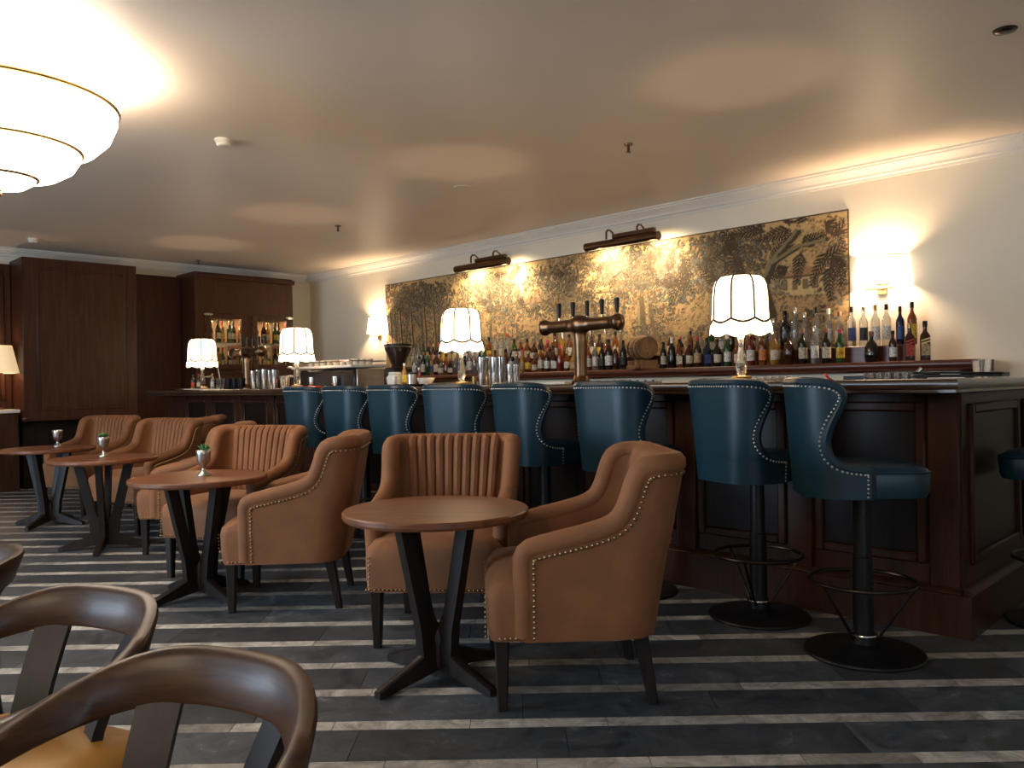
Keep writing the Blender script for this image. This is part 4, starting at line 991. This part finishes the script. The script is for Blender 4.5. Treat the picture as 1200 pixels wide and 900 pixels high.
obj('stand', MB().bbox(-0.11, 0.11, -0.13, -0.09, 0, 0.085, 0.004).bbox(-0.11, 0.11, 0.09, 0.13, 0, 0.085, 0.004).bbox(-0.12, -0.08, -0.14, 0.14, 0.0, 0.04, 0.004).bbox(0.08, 0.12, -0.14, 0.14, 0.0, 0.04, 0.004).xf(Matrix.Rotation(0.95,4,'Z')), bw, t)

# ------------------------------------------------------------------ things on the counter
CZ = 1.132
def tumbler(label, X, Y, Z, h, r, mat, group, name='tumbler', cat='tumbler'):
    o = obj(name, MB().lathe([(r*0.72,0),(r*0.76,0.004),(r,h),(r*0.94,h),(r*0.72,0.010),(0.002,0.009)], 20, cap1=False), M[mat], None, (X, Y, Z)); return tag(o, label, cat, group)
for i, (px, Y, h) in enumerate(((565,4.13,0.21),(574,4.22,0.215),(580,4.10,0.205),(588,4.22,0.21),(598,4.12,0.15),(605,4.2,0.15))):
    tumbler(f'tall polished steel mixing tumbler, {NUM[i+1]} from the lamp beside the beer tower', along(px, Y), Y, CZ, h, 0.036 if i < 4 else 0.028, 'chrome', 'steel tumblers on the bar', 'mixing_tumbler')
for i, (px, Y, h) in enumerate(((297,4.12,0.19),(303,4.22,0.20),(310,4.10,0.20),(317,4.22,0.19),(322,4.12,0.19))):
    tumbler(f'polished steel tumbler beside the far beer tower, {NUM[i+1]} from the tower', along(px, Y), Y, CZ, h, 0.040, 'chrome', 'steel tumblers by the far tower', 'mixing_tumbler')
for i, px in enumerate((268, 275, 283)):
    tumbler(f'small dark glass tumbler under the far beer tower, {NUM[i+1]} from the smallest lamp', along(px, 4.2), 4.2, CZ, 0.12, 0.038, 'black', 'dark glasses at the far end', 'drinking_glass', 'glass')
g = tumbler('clear glass holding yellow straws beside the far steel tumblers', along(334, 4.15), 4.15, CZ, 0.13, 0.055, 'clear', None, 'straw_glass', 'glass')
for k in range(9):
    a = k*0.7; o = obj('straw', MB().rods((0.03*math.cos(a), 0.03*math.sin(a), 0.012), (0.038*math.cos(a), 0.038*math.sin(a), 0.125), 0.0045, 6), CM['gold'], g)
g = tumbler('clear glass jug with a straw beside the smallest lamp', along(258, 4.15), 4.15, CZ, 0.13, 0.05, 'clear', None, 'straw_glass', 'glass')
obj('straw', MB().rods((0.0,0.02,0.012), (-0.07,0.0,0.30), 0.006, 6), M['white'], g)
for i, (px, g_, l) in enumerate(((226,'dark','red'),(233,'brown','cream'),(249,'clear','white'))):
    bottle('round', g_, l, ['black','red','gold'][i], (along(px, 4.05), 4.05, CZ+0.012), 0.6, f"small {GN[g_]} bitters bottle with {l} label in the tray under the smallest lamp", 'bitters bottles', 0.58, 'bitters_bottle')
tr = obj('condiment_tray', MB().bbox(-0.36, 0.28, -0.07, 0.07, 0, 0.012, 0.004), M['white'], None, (along(238, 4.05), 4.05, CZ)); tag(tr, 'pale tray of bitters bottles under the smallest lamp', 'tray')
# condiment tray before the grinder
tx = along(488, 4.15)
t = thing('serving_tray', 'dark round-cornered tray with rim beside the grinder', 'tray', (tx, 4.15, CZ))
obj('plate', MB().loft([rrect(0.24,-0.13,0.13,0.05,0.0), rrect(0.25,-0.14,0.14,0.05,0.012)]), M['black'], t); obj('rim', MB().tube(rrect(0.25,-0.14,0.14,0.05,0.016), 0.006, 6, True), M['iron'], t)
o = obj('sugar_bowl', MB().lathe([(0.045,0),(0.05,0.004),(0.075,0.055),(0.072,0.056),(0.045,0.010)], 24), M['white'], None, (along(499,4.13), 4.13, CZ+0.0125)); tag(o, 'white ceramic bowl on the dark tray', 'bowl')
t = thing('napkin_box', 'white box with rounded lid behind the dark tray', 'box', (along(463,4.12), 4.12, CZ)); obj('body', MB().bbox(-0.05,0.05,-0.05,0.05,0,0.10,0.012), M['white'], t); obj('lid', MB().bbox(-0.042,0.042,-0.042,0.042,0.10,0.125,0.008), M['paper'], t)
t = thing('steel_canister', 'grey steel canister with lid on the dark tray', 'canister', (along(483,4.2), 4.2, CZ+0.0125)); obj('body', MB().lathe([(0.045,0),(0.046,0.09)], 20), M['pewter'], t); obj('lid', MB().lathe([(0.048,0.09),(0.048,0.105),(0.01,0.11)], 20), M['black'], t)
bottle('round', 'gold', 'yellow', 'white', (along(474,4.08), 4.08, CZ+0.0125), 0.7, 'small syrup bottle with yellow label and white top on the dark tray', None, 0.62, 'syrup_bottle')
bottle('round', 'red', 'red', 'white', (along(491,4.24), 4.24, CZ+0.0125), 0.7, 'small red sauce bottle at the edge of the dark tray', None, 0.5, 'sauce_bottle')
o = obj('napkin_stack', MB().bbox(-0.09,0.09,-0.06,0.06,0,0.018,0.004), M['paper'], None, (along(652,4.12), 4.12, CZ), 0.3); tag(o, 'white folded napkin beside the beer tower', 'napkin')
o = obj('napkin_stack', MB().bbox(-0.10,0.10,-0.06,0.06,0,0.016,0.004), M['paper'], None, (along(836,4.10), 4.10, CZ), 0.2); tag(o, 'white folded napkin beside the largest scalloped lamp', 'napkin')
o = obj('napkin_stack', MB().bbox(-0.09,0.09,-0.05,0.05,0,0.016,0.004), M['paper'], None, (along(530,4.08), 4.08, CZ), 0.3); tag(o, 'white folded napkin beside the lamp with steel tumblers', 'napkin')
o = tumbler('small brass jigger cup beside the lamp with steel tumblers', along(556,4.1), 4.1, CZ, 0.07, 0.022, 'brass', None, 'jigger', 'cup')
# glasses standing on the work side of the counter
for i in range(9):
    px = 698+9*i; tumbler(f'clear glass behind the counter beyond the beer tower, {NUM[i+1]} from it', along(px, 4.55), 4.55, 0.985+0.085, 0.085, 0.034, 'clear', 'glasses behind the counter', 'drinking_glass', 'glass')
for i in range(5):
    px = 893+9*i; tumbler(f'clear glass behind the largest lamp, {NUM[i+1]} from the lamp', along(px, 4.55), 4.55, 0.985+0.085, 0.09, 0.036, 'clear', 'glasses by the largest lamp', 'drinking_glass', 'glass')
for i in range(8):
    px = 1020+10.5*i; tumbler(f'clear glass behind the counter near the laptop, {NUM[i+1]} counting towards it', along(px, 4.6), 4.6, 0.985+0.085, 0.10, 0.036, 'clear', 'glasses by the laptop', 'drinking_glass', 'glass')
gs = thing('glass_rack', 'low steel rack behind the counter that carries the glasses', 'rack', (-3.0, 4.7, 0.985))
obj('deck', MB().bbox(-0.9, 1.1, -0.22, 0.02, 0.06, 0.085, 0.004), M['pewter'], gs)
for x in (-0.85, 0.1, 1.05): obj('foot', MB().box(x-0.02, x+0.02, -0.2, 0.0, 0, 0.06), M['pewter'], gs)
for i, (px, Y) in enumerate(((1147, 4.9), (1155, 5.0))):
    tumbler(f'clear highball glass on the short counter behind the laptop, {NUM[i+1]} from its lid', along(px, Y), Y, CZ, 0.10, 0.032, 'clear', 'highballs by the laptop', 'drinking_glass', 'glass')
# laptop, papers, bottles lying in the ice well
LX, LY = along(1118, 4.25), 4.25
t = thing('laptop', 'closed black laptop on the counter at the bar corner', 'laptop', (-1.31, 4.56, CZ+0.006), 0.10)
obj('body', MB().bbox(-0.20, 0.20, -0.13, 0.13, 0, 0.014, 0.004), M['black'], t); obj('lid', MB().bbox(-0.20, 0.20, -0.13, 0.13, 0.016, 0.026, 0.004).xf(Matrix.Rotation(0.02,4,'Y')), M['black'], t)
o = obj('paper_pad', MB().bbox(-0.08, 0.08, -0.11, 0.11, 0, 0.005, 0.001), M['paper'], None, (-1.31, 4.36, CZ), 0.2); tag(o, 'cream paper pad under the laptop', 'paper')
t = thing('ice_well', 'shallow steel ice well behind the counter near the laptop', 'ice bucket', (-2.02, 4.72, 0.985))
obj('bowl', MB().lathe([(0.12,0),(0.15,0.02),(0.17,0.10),(0.165,0.10),(0.14,0.02)], 24), M['chrome'], t)
b = bottle('wine', 'dark', 'black', 'silver', (along(1045,4.62), 4.62, 1.03), 0.6, 'dark bottle leaning out of the ice well with a silver top', None, 0.72); b.rotation_euler = (0.0, 0.75, 0.4)
b = bottle('round', 'red', 'red', 'red', (along(985,4.60), 4.60, 1.05), 0.6, 'red capped bottle leaning behind the counter beside the glasses', None, 0.5); b.rotation_euler = (0.0, -0.6, 0.4)
# coffee machine and grinder on the work ledge
t = thing('coffee_machine', 'wide black coffee machine with pale cup tray on top', 'coffee machine', (-7.25, 4.72, 0.985))
obj('body', MB().bbox(-0.48, 0.55, -0.20, 0.20, 0.05, 0.335, 0.02), M['black'], t)
obj('cup_tray', MB().bbox(-0.62, 0.52, -0.22, 0.22, 0.345, 0.375, 0.008), M['white'], t)
obj('tray_rail', MB().tube(rrect(0.57,-0.22,0.22,0.04,0.41), 0.006, 6, True).xf(Matrix.Translation((-0.05,0,0))), M['chrome'], t)
for x in (-0.2, 0.25): obj('group_head', MB().lathe([(0.035,0.16),(0.04,0.19),(0.04,0.26)], 18, (x,-0.22,0)), M['chrome'], t)
obj('side_panel', MB().bbox(0.55, 0.57, -0.18, 0.18, 0.06, 0.33, 0.006), M['pewter'], t)
for x in (-0.4, 0.45): obj('foot', MB().lathe([(0.03,0),(0.03,0.05)], 12, (x,0,0)), M['black'], t)
k = 0
for x in (-0.42,-0.30,-0.18,-0.06,0.06,0.18,0.30,0.42):
    for y in (-0.09, 0.07):
        k += 1; o = obj('coffee_cup', MB().lathe([(0.026,0),(0.028,0.004),(0.040,0.058),(0.037,0.058),(0.026,0.010)], 16), M['white'], None, (-7.25+x, 4.72+y, 0.985+0.376)); tag(o, f'white cup on the coffee machine, {NUM[(k+1)//2]} from the lamp in its {("front","back")[(k+1)%2]} row', 'cup', 'cups on the coffee machine')
t = thing('coffee_grinder', 'black coffee grinder with a dark flaring hopper', 'grinder', (along(467,4.70), 4.70, 0.985))
obj('body', MB().bbox(-0.09, 0.09, -0.11, 0.11, 0, 0.33, 0.015), M['black'], t)
obj('hopper', MB().lathe([(0.055,0.33),(0.065,0.36),(0.125,0.50),(0.128,0.535)], 24), pbr('smoked_plastic', (0.03, 0.018, 0.012), 0.1), t)
obj('hopper_lid', MB().lathe([(0.135,0.535),(0.135,0.552),(0.02,0.558)], 24), M['black'], t); obj('hopper_band', MB().ring(0.129, 0.006, 0.525), M['chrome'], t)
obj('spout', MB().lathe([(0.02,0.18),(0.03,0.24)], 12, (0,-0.12,0)), M['chrome'], t)
o = obj('folded_cloth', MB().bbox(-0.14, 0.14, -0.05, 0.05, 0, 0.02, 0.006), CM['red'], None, (along(362,4.3), 4.33, CZ)); tag(o, 'folded red cloth beside the coffee machine lamp', 'cloth')
o = obj('coaster_rail', MB().bbox(-0.18, 0.18, -0.09, 0.09, 0, 0.014, 0.004), M['black'], None, (along(206,4.0), 4.0, CZ)); tag(o, 'black rubber bar mat at the far end of the counter', 'bar mat')

# ------------------------------------------------------------------ tapestry: a flat woven picture, painted into the weave with numpy
rs = np.random.RandomState(5)
TX0, TX1, TZ0, TZ1 = -9.13, -2.74, 1.36, 2.535
NX, NZ = 760, 150
W_, H_ = NX, NZ
def vnoise(fx, fz, oct=4, seed=0):
    r = np.random.RandomState(seed); out = np.zeros((H_, W_)); amp = 1.0
    for o in range(oct):
        gx, gz = int(fx*2**o)+3, int(fz*2**o)+3; g = r.rand(gz, gx)
        x = np.linspace(0, gx-2.001, W_); z = np.linspace(0, gz-2.001, H_)
        xi = x.astype(int); zi = z.astype(int); tx = x-xi; tz = z-zi; tx = tx*tx*(3-2*tx); tz = tz*tz*(3-2*tz)
        a = g[zi][:, xi]; b = g[zi][:, xi+1]; c = g[zi+1][:, xi]; d = g[zi+1][:, xi+1]
        out += amp*((a*(1-tx)+b*tx)*(1-tz)[:, None] + (c*(1-tx)+d*tx)*tz[:, None]); amp *= 0.55
    return out/out.max()
xx, zz = np.meshgrid(np.linspace(0, 6.39, W_), np.linspace(0, 1.175, H_))     # metres, z up
img = np.zeros((H_, W_, 3)); 
tan = np.array([0.42, 0.265, 0.105]); pale = np.array([0.60, 0.42, 0.19]); dk = np.array([0.080, 0.052, 0.026]); olive = np.array([0.16, 0.125, 0.06]); blue = np.array([0.125, 0.120, 0.090]); rust = np.array([0.30, 0.15, 0.06])
n1 = vnoise(10, 3, 4, 1)[..., None]; img[:] = tan*(1-n1) + pale*n1
def blend(mask, col): img[:] = img*(1-mask[..., None]) + np.asarray(col)*mask[..., None]
# hills and meadow bands
for k, (zb, col) in enumerate(((0.55, rust), (0.38, tan*0.8), (0.24, olive))):
    edge_ = zb + 0.10*(vnoise(7, 1, 3, 20+k)-0.5)[0][None, :]*2
    blend(((zz < edge_)*0.45), col)
# foliage masses: leaves as small tilted ellipses, each with a light side
def leaf_cloud(cx_, cz_, rx, rz_, n, size, cols):
    for _ in range(n):
        a = rs.rand()*2*PI; d = math.sqrt(rs.rand()); x = cx_+rx*d*math.cos(a); z = cz_+rz_*d*math.sin(a)
        if not (0 < x < 6.39 and 0 < z < 1.175): continue
        L = size*(0.6+0.8*rs.rand()); wd = L*(0.35+0.2*rs.rand()); th = rs.rand()*PI
        i0, i1 = int(max(0,(z-L)/1.175*H_)), int(min(H_,(z+L)/1.175*H_+1)); j0, j1 = int(max(0,(x-L)/6.39*W_)), int(min(W_,(x+L)/6.39*W_+1))
        u = (xx[i0:i1,j0:j1]-x)*math.cos(th)+(zz[i0:i1,j0:j1]-z)*math.sin(th); v = -(xx[i0:i1,j0:j1]-x)*math.sin(th)+(zz[i0:i1,j0:j1]-z)*math.cos(th)
        mm = ((u/L)**2+(v/wd)**2 < 1); c = cols[rs.randint(len(cols))]*(0.7+0.6*rs.rand())
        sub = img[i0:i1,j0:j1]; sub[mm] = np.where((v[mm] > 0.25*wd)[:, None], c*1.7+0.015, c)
SOFT = [tan*0.55, tan*0.72, olive*1.3, rust*0.8, pale*0.75]
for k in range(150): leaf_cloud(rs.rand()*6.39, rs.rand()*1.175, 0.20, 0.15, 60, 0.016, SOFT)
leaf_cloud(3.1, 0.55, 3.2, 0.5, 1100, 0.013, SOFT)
# buildings with windows
def building(x0, z0, w_, h_, roof=0.08, n=5):
    m_ = ((xx > x0) & (xx < x0+w_) & (zz > z0) & (zz < z0+h_)).astype(float); blend(m_*0.9, pale*0.95)
    rf_ = ((zz >= z0+h_) & (zz < z0+h_+roof*(1-np.abs((xx-x0-w_/2)/(w_/2+0.03))))).astype(float); blend(rf_*0.85, rust*1.1)
    for j in range(n):
        cx_ = x0+w_*(j+0.5)/n; mw = ((np.abs(xx-cx_) < w_/n*0.22) & (zz > z0+h_*0.35) & (zz < z0+h_*0.8)).astype(float); blend(mw*0.8, dk*1.5)
    blend(((np.abs(zz-z0-h_) < 0.008) & (xx > x0-0.02) & (xx < x0+w_+0.02))*0.8, dk)
for a in ((3.75,0.55,0.42,0.17),(4.55,0.62,0.35,0.16),(5.78,0.50,0.46,0.17),(3.35,0.38,0.35,0.16),(2.6,0.55,0.4,0.14),(1.5,0.50,0.3,0.12)): building(*a)
def stroke(pts, r0, r1, col, lite):
    pts = np.array(pts, float)
    for (p, q_) in zip(pts[:-1], pts[1:]):
        n = max(2, int(np.hypot(*(q_-p))/0.006))
        for k in range(n):
            f = k/n; c = p+(q_-p)*f; t_ = (c[1]-pts[0,1])/(pts[-1,1]-pts[0,1]+1e-6); r = r0+(r1-r0)*t_
            i0, i1 = int(max(0,(c[1]-0.01)/1.175*H_)), int(min(H_,(c[1]+0.01)/1.175*H_+1)); j0, j1 = int(max(0,(c[0]-r)/6.39*W_)), int(min(W_,(c[0]+r)/6.39*W_+1))
            if i1 <= i0 or j1 <= j0: continue
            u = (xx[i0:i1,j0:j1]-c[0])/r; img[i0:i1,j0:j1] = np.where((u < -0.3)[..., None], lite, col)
DK = [dk, dk*1.4, olive*0.6, blue*0.6]; MID = [olive, blue, dk*1.8, rust*0.7]
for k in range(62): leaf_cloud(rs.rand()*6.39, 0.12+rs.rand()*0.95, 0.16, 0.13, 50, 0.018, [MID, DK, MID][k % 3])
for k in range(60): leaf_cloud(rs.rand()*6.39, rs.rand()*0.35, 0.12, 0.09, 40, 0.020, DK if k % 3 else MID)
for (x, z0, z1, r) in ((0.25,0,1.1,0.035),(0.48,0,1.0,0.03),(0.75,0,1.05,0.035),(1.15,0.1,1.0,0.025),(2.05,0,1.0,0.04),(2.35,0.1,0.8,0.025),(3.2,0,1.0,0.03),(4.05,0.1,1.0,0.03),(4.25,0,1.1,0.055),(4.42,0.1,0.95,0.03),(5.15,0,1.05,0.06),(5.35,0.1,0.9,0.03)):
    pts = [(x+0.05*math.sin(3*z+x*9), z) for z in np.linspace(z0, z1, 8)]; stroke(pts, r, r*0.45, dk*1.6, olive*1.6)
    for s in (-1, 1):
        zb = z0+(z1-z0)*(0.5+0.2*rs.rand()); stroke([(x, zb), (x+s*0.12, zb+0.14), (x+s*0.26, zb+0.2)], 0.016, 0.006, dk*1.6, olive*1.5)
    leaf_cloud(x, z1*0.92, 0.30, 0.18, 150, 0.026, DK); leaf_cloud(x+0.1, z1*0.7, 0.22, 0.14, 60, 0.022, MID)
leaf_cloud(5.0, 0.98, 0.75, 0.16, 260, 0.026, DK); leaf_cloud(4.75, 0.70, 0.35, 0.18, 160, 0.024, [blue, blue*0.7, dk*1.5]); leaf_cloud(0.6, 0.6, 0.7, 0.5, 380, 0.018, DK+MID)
def ellipse(x, z, L, wd, th, col):
    if not (0.03 < x < 6.36 and 0.02 < z < 1.155): return
    i0, i1 = int(max(0,(z-L)/1.175*H_)), int(min(H_,(z+L)/1.175*H_+1)); j0, j1 = int(max(0,(x-L)/6.39*W_)), int(min(W_,(x+L)/6.39*W_+1))
    u = (xx[i0:i1,j0:j1]-x)*math.cos(th)+(zz[i0:i1,j0:j1]-z)*math.sin(th); v = -(xx[i0:i1,j0:j1]-x)*math.sin(th)+(zz[i0:i1,j0:j1]-z)*math.cos(th)
    img[i0:i1,j0:j1][(u/L)**2+(v/wd)**2 < 1] = col
def frond(x, z, a0, L, bend, size):
    for q_ in range(9):
        f = q_/8; a = a0+bend*f; px2, pz2 = x+L*f*math.cos(a0+bend*f*0.5), z+L*f*math.sin(a0+bend*f*0.5); ls = size*(1-0.55*f)
        for s2 in (-1, 1):
            th = a+s2*0.75; ellipse(px2+ls*0.8*math.cos(th), pz2+ls*0.8*math.sin(th), ls, ls*0.2, th, dk*(0.55+0.5*rs.rand()))
        ellipse(px2, pz2, L*0.08, 0.006, a, dk*0.7)
for k in range(34):      # feathery sprays, thickest at the upper end near the bar corner
    x = 4.55+1.85*rs.rand(); z = 0.70+0.46*rs.rand(); frond(x, z, rs.rand()*2*PI, 0.20+0.10*rs.rand(), rs.rand()*1.2-0.6, 0.050)
for k in range(26):
    x = 1.7+2.8*rs.rand(); z = 0.62+0.5*rs.rand(); frond(x, z, rs.rand()*2*PI, 0.15+0.08*rs.rand(), rs.rand()*1.2-0.6, 0.038)
stroke([(5.62,0.0),(5.70,0.35),(5.62,0.62),(5.74,0.85),(5.95,1.05)], 0.050, 0.025, dk*0.8, olive*1.4); stroke([(5.70,0.80),(5.95,0.92),(6.2,0.95)], 0.022, 0.018, dk*0.8, olive*1.4)
for x in (0.12, 0.34, 0.58, 0.86, 1.05): stroke([(x,0.0),(x+0.02,0.4),(x-0.02,0.8)], 0.022, 0.014, dk*0.9, pale*0.8)
for k in range(70): leaf_cloud(1.4+3.2*rs.rand(), 0.1+0.95*rs.rand(), 0.10, 0.09, 26, 0.017, DK)
lum = img.mean(axis=2); gz_, gx_ = np.gradient(lum); ed = np.clip(np.hypot(gx_, gz_)*7-0.25, 0, 1)[..., None]; img *= 1-0.55*ed
img *= (0.82+0.36*rs.rand(H_, W_, 1)); img[:2] = dk; img[-2:] = dk; img[:, :2] = dk; img[:, -2:] = dk
me = bpy.data.meshes.new('woven_cloth'); lum = img.mean(axis=2)
X_ = np.linspace(TX0, TX1, W_)[None, :].repeat(H_, 0); Z_ = np.linspace(TZ0, TZ1, H_)[:, None].repeat(W_, 1)
Y_ = np.full((H_, W_), 6.688) - 0.003*np.clip(lum*2, 0, 1)
vs = np.stack([X_, Y_, Z_], -1).reshape(-1, 3); idx = np.arange(H_*W_).reshape(H_, W_)
fs = np.stack([idx[:-1,:-1], idx[:-1,1:], idx[1:,1:], idx[1:,:-1]], -1).reshape(-1, 4)
me.vertices.add(len(vs)); me.vertices.foreach_set('co', vs.ravel()); me.loops.add(fs.size); me.loops.foreach_set('vertex_index', fs.ravel().astype(np.int32))
me.polygons.add(len(fs)); me.polygons.foreach_set('loop_start', np.arange(0, fs.size, 4, dtype=np.int32)); me.update(calc_edges=True)
at = me.color_attributes.new('weave', 'FLOAT_COLOR', 'POINT'); at.data.foreach_set('color', np.concatenate([img.reshape(-1, 3), np.ones((H_*W_, 1))], 1).ravel().astype(np.float32))
mt, n, b_ = nt('tapestry_weave'); setp(b_, Roughness=0.9); ca = n.nodes.new('ShaderNodeVertexColor'); ca.layer_name = 'weave'; n.links.new(ca.outputs['Color'], b_.inputs['Base Color'])
wv = n.nodes.new('ShaderNodeTexNoise'); wv.inputs['Scale'].default_value = 180; tcx = n.nodes.new('ShaderNodeTexCoord'); n.links.new(tcx.outputs['Object'], wv.inputs['Vector'])
bpn = n.nodes.new('ShaderNodeBump'); bpn.inputs['Strength'].default_value = 0.3; bpn.inputs['Distance'].default_value = 0.004; n.links.new(wv.outputs['Fac'], bpn.inputs['Height']); n.links.new(bpn.outputs['Normal'], b_.inputs['Normal'])
me.materials.append(mt); me.shade_smooth()
t = thing('tapestry', 'long woven tapestry of trees and buildings on the wall behind the bar', 'tapestry', (0, 0, 0))
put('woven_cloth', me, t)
obj('backing', MB().box(TX0+0.004, TX1-0.004, 6.69, 6.698, TZ0+0.004, TZ1-0.004), M['bar_wood'], t)
